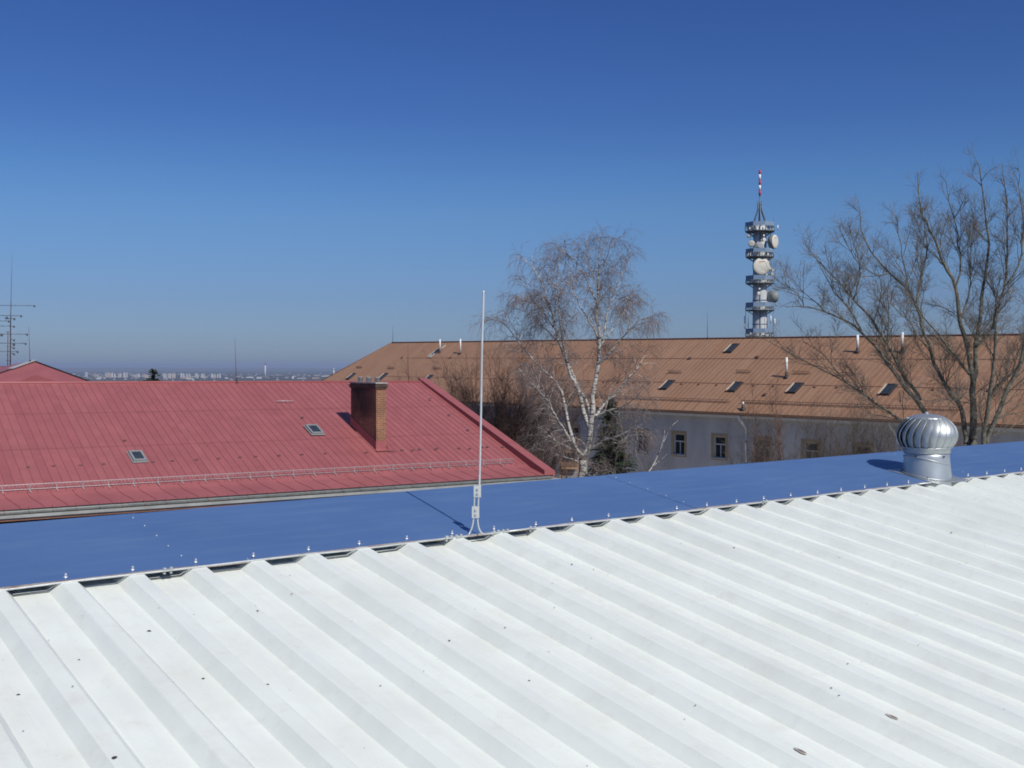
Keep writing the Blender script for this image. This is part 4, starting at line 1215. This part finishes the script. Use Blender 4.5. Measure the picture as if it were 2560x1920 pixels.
        if logo:
            mb = MB(); z_ = d.cross(x); rr = random.Random(2)
            for q in range(6):                                # illegible red lettering
                cc = c + d * (.072 * r) + x * (q - 2.5) * r * .105 + z_ * r * (.50 + .012 * q)
                mb.box(cc, (x, z_, d), (r * .043, r * (.028 + .02 * rr.random()), .006))
            mb.build('red_marking', M['logo_red'], o)
        mb = MB(); w = V((cx, cy, c.z)); mb.tube([c - d * (dep * k + .1), w + (c - w) * .4], .07 if dia < 20 else .14, 6); mb.build('dish_arm', M['mast_steel'], o)
    dish(1938, 604, 35, 50, 12, 'dish', 0, True)
    dish(1904, 665.5, 42.4, 2, 9, 'dish', 0, True, -2.2)
    dish(1936, 742, 31, 122, 12, 'dish', 0, False, -.6)
    dish(1870.5, 590.5, 8.5, -40, 3, 'dish', 0, False, -2.0); dish(1878.5, 609, 16.5, -28, 5, 'dish', 0, False, -2.4)
    dish(1901, 613, 16.5, -8, 5, 'dish_grey', 0, False, -2.6); dish(1911, 599, 10, 25, 4, 'dish', 0, False, -2.4); dish(1910, 588.5, 5, 15, 2, 'dish', 0, False, -2.2)
    dish(1932.6, 676, 7.5, 25, 3, 'dish', 0, False, -1.5); dish(1931.5, 685.5, 8.5, 0, 3, 'dish', 0, False, -1.5); dish(1925.5, 671, 7, 20, 3, 'dish', 0, False, -1.4); dish(1917, 687, 5, 30, 3, 'dish', 0, False, -2.0)
    dish(1899, 722, 5, 10, 2, 'dish', 0, False, -2.0); dish(1897, 733, 8, 5, 3, 'dish', 0, False, -2.2)
    # panel aerials hung round the lower decks
    for (px, y0, y1, dy, c) in ((1861.5, 790, 822, 0, 'signal_white'), (1870, 797, 818, -1.5, 'mast_steel'), (1937, 797, 815, 0, 'signal_white'), (1927, 789, 808, -1.6, 'signal_white'), (1864, 776, 824, .4, 'mast_steel'), (1871, 776, 824, -1.4, 'mast_steel'), (1918, 776, 824, -1.8, 'mast_steel'), (1933, 776, 824, .3, 'mast_steel'), (1944.5, 563, 575, 0, 'signal_white'), (1876, 577, 623, -1.5, 'mast_steel'), (1926, 577, 623, -1.2, 'mast_steel'), (1925.5, 642, 690, -1.2, 'mast_steel')):
        p = at(px, y0, Y + dy); q = at(px, y1, Y + dy)
        mb = MB(); mb.tube([q, p], .05 if c == 'mast_steel' else .11, 6); mb.build('aerial', M[c], T)
    mb = MB(); p = at(1933.5, 570, Y); mb.tube([p, at(1933.5, 527, Y)], [.045, .025], 5); mb.build('whip_aerial', M['mast_steel'], T)
tower()

# ------------------------------------------------------------------ trees
def rotaround(d, ang, rnd):
    a = d.orthogonal().normalized(); a.rotate(Quaternion(d, rnd.uniform(0, 6.283)))
    e = d.copy(); e.rotate(Quaternion(a, ang)); return e
class Grower:
    def __init__(s, seed, spec): s.r = random.Random(seed); s.spec = spec; s.out = [[] for _ in spec]
    def grow(s, p, d, L, r, lv):
        sp = s.spec[lv]; n = max(3, int(L / sp['seg'])); st = L / n
        pts = [p.copy()]; rad = [r]; d = d.normalized()
        for i in range(n):
            f = (i + 1) / n
            d = (d + V((s.r.gauss(0, 1), s.r.gauss(0, 1), s.r.gauss(0, 1))) * sp['wob'] + ZUP * (sp['trop'] + sp.get('trop2', 0) * f)).normalized()
            p = p + d * st; pts.append(p); rad.append(r * (1 - f * sp.get('tap', .7)))
        s.out[lv].append((pts, rad))
        if lv + 1 < len(s.spec): s.kids(pts, rad, lv, .18)
    def kids(s, pts, rad, lv, start=.15, stop=1.0, scale=1.0, dens=None):
        ch = s.spec[lv + 1]; L = sum((b - a).length for a, b in zip(pts[:-1], pts[1:]))
        n = max(1, int(L * (dens or ch['dens']) * (stop - start) + s.r.random()))
        for _ in range(n):
            f = start + (stop - start) * s.r.random()
            x = f * (len(pts) - 1); i = min(int(x), len(pts) - 2); q = pts[i].lerp(pts[i + 1], x - i)
            d = (pts[i + 1] - pts[i]).normalized()
            nd = rotaround(d, R(s.r.uniform(*ch['ang'])), s.r)
            nd = (nd + ZUP * ch.get('lift', 0)).normalized()
            ln = ch['len'] * s.r.uniform(.5, 1.2) * (1.1 - .5 * f) * scale
            rr = min(rad[i] * .75, ch['rad'] * s.r.uniform(.8, 1.2))
            s.grow(q, nd, ln, rr, lv + 1)
def limb(pts, Y, d0, d1, seed=0):
    """pixel trace of a limb -> points in space, its depth running from Y+d0 to Y+d1"""
    n = len(pts); P = [at(x, y, Y + d0 + (d1 - d0) * (i / (n - 1))) for i, (x, y) in enumerate(pts)]
    return P
def radii(P, r0, r1):
    L = [0.]
    for a, b in zip(P[:-1], P[1:]): L.append(L[-1] + (b - a).length)
    return [r0 + (r1 - r0) * (x / L[-1]) ** .8 for x in L]
def densify(P, n=3):
    Q = smooth(P, 1); return Q
def put_tubes(mb, lst, sides, mi=0):
    for pts, rad in lst: mb.tube(pts, rad, sides, mi, cap=False, smooth=sides > 4)

def birch():
    Y = 60.
    T = thing('birch_tree', 'bare white barked birch with drooping purplish twigs in the middle', 'tree', V((at(1456, 1200, Y).x, Y, -10.5)))
    g = Grower(5, [dict(seg=.3, wob=.05, trop=0),
                   dict(seg=.25, wob=.13, trop=.05, trop2=-.22, dens=5.0, ang=(25, 75), len=1.95, rad=.016, lift=.25, tap=.7),
                   dict(seg=.12, wob=.10, trop=-.10, trop2=-.16, dens=9.5, ang=(20, 80), len=1.15, rad=.0078, lift=-.05, tap=.4),
                   dict(seg=.10, wob=.10, trop=-.20, dens=4.6, ang=(15, 60), len=.65, rad=.0062, lift=-.2, tap=.3)])
    limbs = [
        ([(1455, 1230), (1456, 1190), (1458, 1148)], 0, 0, .26, .23),
        ([(1458, 1150), (1473, 1116), (1476, 1081), (1478.5, 1047), (1481, 1014), (1484, 983), (1491.5, 931), (1499, 878), (1500, 829), (1487, 792), (1491.5, 757), (1494.5, 725), (1497, 690), (1499, 640), (1500, 602)], 0, .3, .19, .02),
        ([(1491.5, 757), (1476, 722), (1465, 696), (1444, 661), (1421, 638), (1400, 622)], .2, 1.6, .06, .014),
        ([(1497, 850), (1480, 815), (1462, 785), (1445, 760), (1436, 730), (1428, 690)], .2, -1.4, .06, .014),
        ([(1476, 1075), (1470, 1058), (1457, 1026), (1451, 989), (1440, 965), (1426, 936), (1418, 905), (1400, 858), (1389, 823), (1383, 794), (1371, 760), (1363, 742), (1354, 708), (1340, 679), (1312, 646)], 0, 1.2, .14, .014),
        ([(1420, 915), (1412, 880), (1405, 835), (1398, 790), (1396, 740), (1392, 700), (1400, 660)], .6, -1.6, .07, .013),
        ([(1478, 1045), (1470, 1015), (1458, 985), (1440, 955), (1425, 915)], 0, .8, .09, .05),
        ([(1458, 1146), (1451, 1136), (1423, 1096), (1397, 1055), (1383, 1029), (1366, 1010)], 0, -2.2, .12, .03),
        ([(1440, 1120), (1429, 1087), (1418, 1044), (1408, 990), (1397, 962), (1360, 928), (1328, 893), (1302, 861), (1279, 829), (1256, 806), (1232, 797)], -1, 1.8, .10, .013),
        ([(1383, 1029), (1368, 1000), (1345, 975), (1320, 950), (1296, 920)], -2.2, -3.2, .04, .012),
        ([(1397, 1055), (1375, 1012), (1353, 985), (1335, 950)], -1.8, -.6, .045, .012),
        ([(1448, 1134), (1438, 1131), (1418, 1116), (1383, 1099), (1366, 1084), (1345, 1068)], 0, -2.4, .075, .014),
        ([(1452, 1165), (1440, 1150), (1410, 1142), (1370, 1130), (1330, 1116)], 0, -1.5, .05, .012),
        ([(1460, 1146), (1467, 1139), (1478, 1119), (1513, 1099), (1536, 1093), (1560, 1084), (1583, 1073), (1605, 1060)], 0, -1.8, .11, .014),
        ([(1530, 1107), (1552, 1108), (1580, 1104), (1598, 1100)], -.8, -2.6, .05, .012),
        ([(1478, 1050), (1490, 1041), (1513, 1005), (1542, 983), (1568, 945), (1591, 925), (1614, 887)], 0, 1.8, .10, .013),
        ([(1488, 1042), (1516, 1029), (1557, 1018), (1586, 998), (1605, 975)], 0, -2.2, .075, .012),
        ([(1494, 915), (1499, 908), (1522, 884), (1545, 858), (1560, 841), (1571, 826), (1586, 812), (1603, 795), (1618, 797)], .2, -1.4, .08, .013),
        ([(1499, 850), (1513, 826), (1517, 775), (1531, 742), (1545, 714), (1557, 685), (1568, 650)], .2, 1.6, .06, .013),
        ([(1499, 870), (1520, 835), (1543, 810), (1560, 780), (1572, 755)], .2, 2.6, .05, .013),
        ([(1496, 690), (1512, 660), (1522, 630), (1530, 600)], .3, -.8, .03, .012),
        ([(1495, 720), (1480, 680), (1470, 645), (1466, 600)], .3, 1.2, .03, .012),
        ([(1571, 826), (1572, 805), (1565, 780)], -1, -1.4, .03, .012),
        ([(1458, 1180), (1475, 1192), (1502, 1187), (1525, 1178)], 0, -1.6, .05, .012),
        ([(1383, 794), (1360, 775), (1330, 760), (1300, 745)], 1, 2.6, .035, .012),
        ([(1389, 823), (1365, 790), (1340, 760), (1322, 735), (1310, 700)], 1, -.8, .04, .012),
        ([(1400, 858), (1362, 822), (1335, 795), (1312, 770)], 1, 2.8, .04, .012)]
    tr = MB(); first = True
    for (px, a, c, r0, r1) in limbs:
        P = smooth(limb(px, Y, a, c), 1); rd = radii(P, r0, r1)
        P2 = [p + V((g.r.gauss(0, .02), g.r.gauss(0, .05), g.r.gauss(0, .02))) if 0 < i < len(P) - 1 else p for i, p in enumerate(P)]
        tr.tube(P2, rd, 9 if r0 > .08 else 6, 0)
        if not first:
            if r0 < .18: g.kids(P2, rd, 0, .22 if r0 < .13 else .4)
            else: g.kids(P2, rd, 0, .4, .78); g.kids(P2, rd, 0, .78, 1., .42)
        if first:
            tr.tube([V((P[0].x, Y, -10.7)), V((P[0].x, Y + .03, -8.5)), P[0]], [.36, .29, .26], 10, 0)
        first = False
    put_tubes(tr, [x for x in g.out[1] if x[1][0] > .013], 5, 0)
    tr.build('trunk', M['birch'], T)
    cr = MB(); put_tubes(cr, [x for x in g.out[1] if x[1][0] <= .013], 4); put_tubes(cr, g.out[2], 3); put_tubes(cr, g.out[3], 3)
    cr.build('crown', M['birch_twig'], T)
    return len(cr.f)
NB = birch()

POPLIMBS = [
    [(2433, 1100), (2433, 1060), (2434, 993), (2430, 935), (2422, 877), (2410, 839), (2399, 800), (2388, 715), (2372, 685), (2358, 662), (2341, 606), (2318, 565), (2302, 528), (2295, 479), (2296, 430)],
    [(2388, 720), (2400, 673), (2398, 620), (2393, 577), (2380, 530), (2369, 496), (2362, 450)],
    [(2432, 960), (2441, 925), (2439, 867), (2445, 833), (2451, 793), (2457, 733), (2464, 680), (2471, 627), (2469, 574), (2460, 496), (2450, 426), (2440, 400)],
    [(2439, 867), (2460, 844), (2485, 811), (2496, 761), (2513, 715), (2519, 627), (2517, 521), (2506, 408)],
    [(2458, 1115), (2460, 1085), (2468, 1031), (2478, 954), (2487, 893), (2489, 838), (2490, 790), (2494, 762)],
    [(2470, 1010), (2480, 972), (2528, 935), (2559, 896), (2590, 850), (2610, 780)],
    [(2462, 1115), (2478, 1066), (2501, 1022), (2516, 977), (2543, 931), (2559, 877), (2576, 800), (2582, 700), (2575, 600), (2590, 500)],
    [(2416, 1110), (2414, 1089), (2408, 1031), (2400, 1012), (2374, 983), (2354, 947), (2341, 920), (2325, 867), (2308, 829), (2301, 800), (2288, 761), (2270, 725), (2221, 683), (2185, 641), (2154, 591), (2150, 530)],
    [(2288, 761), (2300, 720), (2308, 680), (2316, 627), (2313, 570), (2305, 520)],
    [(2365, 967), (2372, 930), (2385, 905), (2388, 880)],
    [(2422, 935), (2418, 925), (2385, 887), (2354, 846), (2320, 804), (2296, 770), (2268, 730), (2240, 715)],
    [(2330, 1075), (2310, 1026), (2281, 989), (2244, 945), (2215, 900), (2197, 874), (2154, 828), (2115, 803), (2062, 778), (2009, 764), (1965, 768)],
    [(2300, 1000), (2291, 983), (2258, 939), (2235, 893), (2215, 852), (2185, 803), (2133, 747), (2097, 704), (2073, 680), (2034, 641), (2010, 600)],
    [(2154, 828), (2133, 789), (2108, 755), (2080, 726), (2055, 669), (2032, 635), (2006, 606)],
    [(2217, 852), (2220, 800), (2222, 770), (2218, 730), (2228, 690)],
    [(2302, 1075), (2250, 1050), (2220, 1028), (2184, 1003), (2123, 960), (2071, 931), (2012, 904), (1958, 874), (1908, 847)],
    [(2116, 956), (2083, 917), (2067, 895), (2037, 872), (2005, 850)],
    [(2358, 662), (2340, 640), (2310, 618), (2290, 585)],
    [(2221, 683), (2190, 690), (2160, 668), (2130, 640), (2110, 600), (2100, 560)],
    [(2185, 803), (2200, 760), (2205, 720), (2195, 680)],
    [(2133, 747), (2150, 700), (2150, 660), (2140, 620), (2120, 560)],
    [(2399, 800), (2420, 750), (2428, 700), (2425, 640), (2435, 580), (2430, 520)],
    [(2496, 761), (2480, 720), (2460, 690), (2450, 650)],
    [(2513, 715), (2540, 680), (2556, 620), (2560, 560), (2550, 480), (2545, 420)],
    [(2270, 725), (2268, 690), (2255, 650), (2250, 600), (2240, 540)],
    [(2325, 867), (2300, 850), (2270, 800), (2262, 770)],
    [(2062, 778), (2030, 750), (2000, 725), (1975, 700)],
    [(2009, 764), (1995, 735), (1970, 720), (1955, 690)],
    [(2440, 1010), (2405, 1005), (2370, 998), (2310, 1002)],
    [(2478, 954), (2440, 985), (2400, 1020), (2380, 1040)],
    [(2497, 1045), (2530, 1035), (2570, 1025)],
    [(2480, 1090), (2520, 1078), (2548, 1050), (2580, 1010)]]
POPR = [(.24, .016), (.07, .014), (.17, .016), (.12, .014), (.16, .05), (.12, .02), (.17, .02), (.17, .016), (.07, .013), (.05, .012), (.10, .013),
        (.19, .012), (.13, .012), (.06, .012), (.05, .012), (.12, .011), (.05, .01), (.05, .012), (.05, .011), (.04, .011), (.05, .011), (.06, .012), (.05, .012), (.06, .012), (.05, .012), (.05, .012), (.035, .01), (.035, .01), (.035, .01), (.03, .01), (.04, .01), (.035, .01)]
POPTREE = [0, 0, 0, 0, 1, 1, 1, 0, 0, 0, 0, 2, 2, 2, 2, 2, 2, 0, 0, 2, 2, 0, 0, 1, 0, 0, 2, 2, 0, 1, 1, 1]
def poplars():
    specs = [('bare grey green poplar with several steep stems right of the ventilator', 2434, 47., 7),
             ('bare poplar with leaning stems at the right edge of the view', 2470, 46., 8),
             ('bare grey poplar leaning far left behind the ventilator', 2325, 48., 9)]
    nf = 0
    for ti, (lab, bx, Y, seed) in enumerate(specs):
        T = thing('poplar_tree', lab, 'tree', V((at(bx, 1100, Y).x, Y, -10.5)), 'bare poplars at the right')
        g = Grower(seed, [dict(seg=.3, wob=.05, trop=0),
                          dict(seg=.22, wob=.11, trop=.05, dens=2.7, ang=(20, 52), len=2.3, rad=.017, lift=.26, tap=.7),
                          dict(seg=.16, wob=.15, trop=.05, dens=6.5, ang=(24, 60), len=1.0, rad=.0088, lift=.20, tap=.55),
                          dict(seg=.12, wob=.18, trop=.04, dens=12.0, ang=(28, 68), len=.50, rad=.0060, lift=.12, tap=.3)])
        tr = MB(); n = 0
        bases = {}
        for i, (px, (r0, r1), tt) in enumerate(zip(POPLIMBS, POPR, POPTREE)):
            if tt != ti: continue
            dsp = g.r.uniform(-1.6, 1.6) if i > 0 else .3
            a = 0 if n == 0 or r0 > .13 else dsp * .25
            P = smooth(limb(px, Y, a, dsp), 1); r0 *= .68; rd = radii(P, r0, r1)
            P = [p + V((g.r.gauss(0, .015), g.r.gauss(0, .05), g.r.gauss(0, .015))) if 0 < k < len(P) - 1 else p for k, p in enumerate(P)]
            tr.tube(P, rd, 9 if r0 > .09 else 6, 0); g.kids(P, rd, 0, .12 if r0 < .13 else .38, .72); g.kids(P, rd, 0, .72, 1., .38)
            if px[0][1] >= 1070 and r0 > .11:
                tr.tube([V((at(bx, 1100, Y).x + g.r.uniform(-.3, .3), Y, -10.7)), V(((at(bx, 1100, Y).x + P[0].x) / 2, Y, (P[0].z - 10.5) / 2)), P[0]], [r0 * 1.5, r0 * 1.2, r0], 9, 0)
            n += 1
        put_tubes(tr, g.out[1], 5, 0)
        tr.build('trunk', M['poplar'], T)
        cr = MB(); put_tubes(cr, g.out[2], 3); put_tubes(cr, g.out[3], 3)
        cr.build('crown', M['poplar_twig'], T); nf += len(cr.f)
    return nf
NP_ = poplars()

def shrub(label, name, px, py, Y, n, hgt, spread, r0, seed, m, cat, group, dens=2.2, base_z=-10.5, twl=.8, upr=.12):
    c = at(px, py, Y); T = thing(name, label, cat, V((c.x, Y, base_z)), group)
    g = Grower(seed, [dict(seg=.35, wob=.07, trop=upr, tap=.85),
                      dict(seg=.2, wob=.13, trop=.06, dens=dens * 1.7, ang=(20, 55), len=twl * 1.6, rad=max(.014, r0 * .35), lift=.2, tap=.7),
                      dict(seg=.12, wob=.14, trop=.02, dens=10, ang=(22, 60), len=twl * .8, rad=.0105, lift=.1, tap=.5)])
    for k in range(n):
        w = g.r.uniform(0, 6.283); sp = g.r.uniform(.05, 1) * spread
        d = V((math.cos(w) * sp, math.sin(w) * sp * .7, 1)); h = hgt * g.r.uniform(.65, 1.08) * (1 - .18 * sp)
        g.grow(V((c.x + math.cos(w) * .25, Y + math.sin(w) * .25, base_z - .1)), d, h * math.sqrt(1 + sp * sp) , r0 * g.r.uniform(.6, 1.1), 0)
    tr = MB(); put_tubes(tr, g.out[0], 6); tr.build('trunk', M[m], T)
    cr = MB(); put_tubes(cr, g.out[1], 4); put_tubes(cr, g.out[2], 3); cr.build('crown', M[m], T)
    return len(cr.f)
NS = 0
NS += shrub('dense bare brown tree behind the silver lightning rod', 'bare_tree', 1236, 1150, 66, 80, 11.4, .56, .05, 31, 'shrub', 'tree', 'bare brown trees', 3.2, twl=1.0, upr=.015)
NS += shrub('bare brown thicket between the red gable and the birch', 'bare_tree', 1318, 1150, 70, 32, 9.6, .55, .045, 32, 'shrub', 'tree', 'bare brown trees', 2.6, twl=1.0, upr=.015)
NS += shrub('slim bare sapling with upright twigs before the orange roof, left of its twin', 'sapling', 1936, 1160, 62, 4, 10.5, .13, .035, 33, 'shrub', 'tree', 'slim bare saplings', 2.4, twl=.7)
NS += shrub('slim bare sapling before the orange roof, right of its twin', 'sapling', 1968, 1160, 63, 5, 10.0, .2, .035, 34, 'shrub', 'tree', 'slim bare saplings', 2.4, twl=.7)
NS += shrub('grey brown bare bush beside the white rain pipe', 'bush', 1898, 1160, 66, 18, 7.6, .42, .025, 35, 'shrub_grey', 'bush', 'bare bushes below the orange roof', 3.4, twl=.8)
NS += shrub('wide tangled bare bush left of the ventilator', 'bush', 2050, 1150, 60, 40, 8.2, .60, .026, 36, 'shrub_grey', 'bush', 'bare bushes below the orange roof', 3.4, twl=.8)
NS += shrub('tall tangled bare bush just left of the ventilator head', 'bush', 2170, 1140, 57, 36, 8.5, .48, .026, 37, 'shrub_grey', 'bush', 'bare bushes below the orange roof', 3.4, twl=.8)
NS += shrub('bare undergrowth bush at the foot of the poplars', 'bush', 2395, 1130, 56, 26, 8.0, .6, .025, 38, 'shrub', 'bush', 'bare bushes below the orange roof', 2.4, twl=.8)
NS += shrub('small bare bush under the windows right of the spruce', 'bush', 1640, 1190, 70, 12, 5.4, .6, .02, 39, 'shrub_grey', 'bush', 'bare bushes below the orange roof', 2.4, twl=.6)

def young_birch():
    Y = 56.
    T = thing('young_birch', 'slender leaning young birch with white stem before the grey facade', 'tree', V((at(1600, 1230, Y).x, Y, -10.5)))
    g = Grower(51, [dict(seg=.3, wob=.05, trop=0), dict(seg=.18, wob=.1, trop=.05, dens=1.8, ang=(18, 45), len=.9, rad=.010, lift=.2, tap=.7), dict(seg=.1, wob=.12, trop=-.02, dens=3.4, ang=(20, 60), len=.4, rad=.005, tap=.5)])
    tr = MB()
    for px, r0, r1 in (([(1600, 1230), (1616, 1186), (1633, 1165), (1650, 1125), (1662, 1098), (1674, 1072), (1684, 1060), (1695, 1052)], .055, .012), ([(1650, 1128), (1655, 1110), (1662, 1085), (1661, 1076)], .022, .01), ([(1633, 1165), (1655, 1148), (1668, 1135)], .02, .008)):
        P = smooth(limb(px, Y, 0, .4), 1); rd = radii(P, r0, r1); tr.tube(P, rd, 7); g.kids(P, rd, 0, .25)
        if r0 > .05: tr.tube([V((P[0].x - .25, Y, -10.7)), P[0]], [.075, .055], 7)
    tr.build('trunk', M['birch'], T); cr = MB(); put_tubes(cr, g.out[1], 4); put_tubes(cr, g.out[2], 3); cr.build('crown', M['birch_twig'], T)
young_birch()

def conifer(name, label, px, ytop, Y, base_z, half, m, seed, dens=1.0, droop=-.28):
    top = at(px, ytop, Y); T = thing(name, label, 'tree', V((top.x, Y, base_z)))
    H = top.z - base_z; rnd = random.Random(seed)
    tr = MB(); tr.tube([V((top.x, Y, base_z - .1)), V((top.x, Y, top.z))], [H * .016 + .06, .015], 8); tr.build('trunk', M['trunk_dark'], T)
    cr = MB(); z = top.z - .1
    while z > base_z + .4:
        f = (top.z - z) / H; L = half * (f ** .8) * rnd.uniform(.75, 1.12) + .12
        nb = int((8 + 8 * f) * dens)
        for k in range(nb):
            w = rnd.uniform(0, 6.283); d = V((math.cos(w), math.sin(w), droop * rnd.uniform(.2, 1.3) + .10)); Lb = L * rnd.uniform(.6, 1.1)
            p0 = V((top.x, Y, z + rnd.uniform(-.1, .1))); n = max(3, int(Lb / .16)); p = p0.copy(); dd = d.copy()
            for i in range(n):
                dd = (dd + V((0, 0, .05 if i > n * .6 else -.03)) + V((rnd.gauss(0, .05), rnd.gauss(0, .05), 0))).normalized(); q = p + dd * Lb / n
                side = dd.cross(ZUP).normalized(); ww = (.16 + .20 * Lb * (1 - abs(i / n - .35))) * .6
                for sg in (-1, 1):
                    for _ in range(3):
                        tip = p.lerp(q, rnd.random()) + side * sg * ww * rnd.uniform(.5, 1.2) + dd * ww * .8 + ZUP * rnd.uniform(-.12, .03)
                        a = p.lerp(q, rnd.random()); cr.poly([a - dd * .06, tip, a + dd * .06 + ZUP * .012])
                cr.poly([p - side * .03, q, p + side * .03 + ZUP * .03]); p = q
        z -= .20 + .09 * rnd.random()
    cr.build('crown', M[m], T)
    return len(cr.f)
NC = conifer('spruce_tree', 'dark green spruce standing right behind the birch trunk', 1528, 992, 68, -10.5, 2.8, 'needle', 61, 2.6)
NC += conifer('small_pine', 'green conifer top peeping over the middle of the red ridge', 384, 924, 92, -10.6, 5.5, 'pine', 62, 1.1, .35)

# ------------------------------------------------------------------ distant town
def town():
    Yd = 8000.; k = Yd / F
    BX = ((1, 0, 0), (0, 1, 0), (0, 0, 1))
    groups = [
        ('pale single tower block far away right of the red hip', [(215.5, 5, 931, 941, 1)]),
        ('orange and cream tower block in the far cluster left of the small conifer', [(265, 5, 932, 942, 0), (271, 4, 932, 942, 2), (276, 5, 933, 943, 0), (281, 3, 932, 942, 1), (287, 3, 934, 943, 1), (296.5, 4, 933, 943, 0), (301.5, 4, 934, 942, 1), (310, 4, 932, 943, 1), (316, 5, 932, 943, 2)]),
        ('pinkish tower block just left of the small conifer', [(341, 3, 935, 941, 0), (346, 6, 935, 942, 1), (358, 7, 937, 942, 0), (367, 8, 938, 943, 2), (376, 6, 937, 943, 0)]),
        ('cream and orange tower block in the far cluster just right of the small conifer', [(410, 4, 934, 944, 1), (415, 4, 935, 944, 2), (421, 4, 935, 944, 0), (426, 4, 934, 945, 1), (431.5, 4, 934, 945, 0), (436, 3, 934, 944, 2)]),
        ('white tower block in the middle far cluster left of the ridge rod', [(453, 3, 934, 943, 1), (458, 4, 935, 944, 1), (467, 4, 935, 943, 1), (473.5, 4, 935, 944, 2), (490, 4, 934, 943, 1), (494, 3, 935, 944, 2), (505, 4, 935, 943, 1), (510, 3, 935, 944, 2)]),
        ('pale tower block in the far cluster nearest the ridge rod', [(530, 3, 936, 943, 1), (536, 4, 936, 944, 2), (543.5, 4, 936, 943, 2), (549.5, 4, 936, 944, 1)])]
    mats = ('block_orange', 'block_white', 'block_cream'); rnd = random.Random(77)
    for lab, lst in groups:
        for (px, w, y0, y1, mi) in lst:
            Y = Yd * (1 + rnd.uniform(-.03, .03)); p = at(px, y1 + 1.5, Y); q = at(px, y0, Y); h = (q.z - p.z) / 2
            mb = MB(); a = rnd.uniform(-.5, .5); X = V((math.cos(a), math.sin(a), 0)); Yv = V((-math.sin(a), math.cos(a), 0))
            c = V((p.x, Y, p.z + h)); hw = w * k / 2
            mb.box(c, (X, Yv, ZUP), (hw, 7, h), 0)
            mb.box(c + ZUP * (h + 1.2), (X, Yv, ZUP), (hw * .35, 4, 1.4), 0)
            if w > 3:                                        # loggia strips on the long face
                for j in range(2): mb.box(c + X * hw * (-.45 + .9 * j) - Yv * 7.4, (X, Yv, ZUP), (hw * .2, .5, h * .96), 1)
            o = mb.build('tower_block', [M[mats[mi]], M['block_side']]); tag(o, lab, 'building', 'far tower blocks on the plain')
    # scattered low houses, sheds and hall roofs of the far town
    mb = MB()
    for _ in range(230):
        px = rnd.uniform(120, 860); py = 934 + abs(rnd.gauss(7, 6)); 
        if py > 957: continue
        Y = 86. * F / (py - HY) if py > HY + 12 else 9000; Y = min(max(Y, 5200), 13000)
        p = at(px, HY, Y); w, h = rnd.uniform(2.5, 7), rnd.uniform(2, 4.5)
        if rnd.random() < .12: w, h = rnd.uniform(12, 30), 4
        mb.box((p.x, Y, -86 + h), BX, (w, rnd.uniform(5, 12), h), rnd.choice((0, 1, 2, 2)))
    mb.build('distant_houses', [M['block_orange'], M['block_white'], M['block_side']], kind='stuff')
    for (px, y0, y1, r, lab) in ((663, 906, 947, 4.2, 'tall white factory chimney stack far away left of the brick chimney'), (834.5, 920, 950, 4, 'small pale chimney stack far away beside the hip of the orange roof')):
        p = at(px, y1, Yd); t = thing('chimney_stack', lab, 'chimney', V((p.x, Yd, p.z)), 'far chimney stacks'); top = at(px, y0, Yd).z; H = top - p.z
        mb = MB(); mb.lathe(V((p.x, Yd, p.z)), ZUP, [(r * 1.5, 0), (r * 1.1, H * .82)], 12); mb.build('shaft', M['block_white'], t)
        mb = MB(); mb.lathe(V((p.x, Yd, p.z)), ZUP, [(r * 1.1, H * .82 + .1), (r, H)], 12); mb.build('painted_top', M['signal_red'] if px < 700 else M['block_white'], t)
    for (px, w, y0, y1) in ((648, 12, 942.5, 947), (733, 4, 941, 948), (751, 14, 945, 947.5), (567, 6, 944, 947)):
        p = at(px, y1, 7600); q = at(px, y0, 7600); h = (q.z - p.z) / 2
        mb = MB(); mb.box((p.x, 7600, p.z + h), BX, (w * 7600 / F / 2, 10, h)); mb.box((p.x, 7600, q.z + .8), BX, (w * 7600 / F / 2 * .5, 5, .75)); o = mb.build('factory_hall', M['block_white']); tag(o, 'low white factory hall on the plain near the tall far chimney stack', 'building', 'far white halls')
town()
print('faces birch', NB, 'poplar', NP_, 'shrubs', NS, 'conifer', NC)
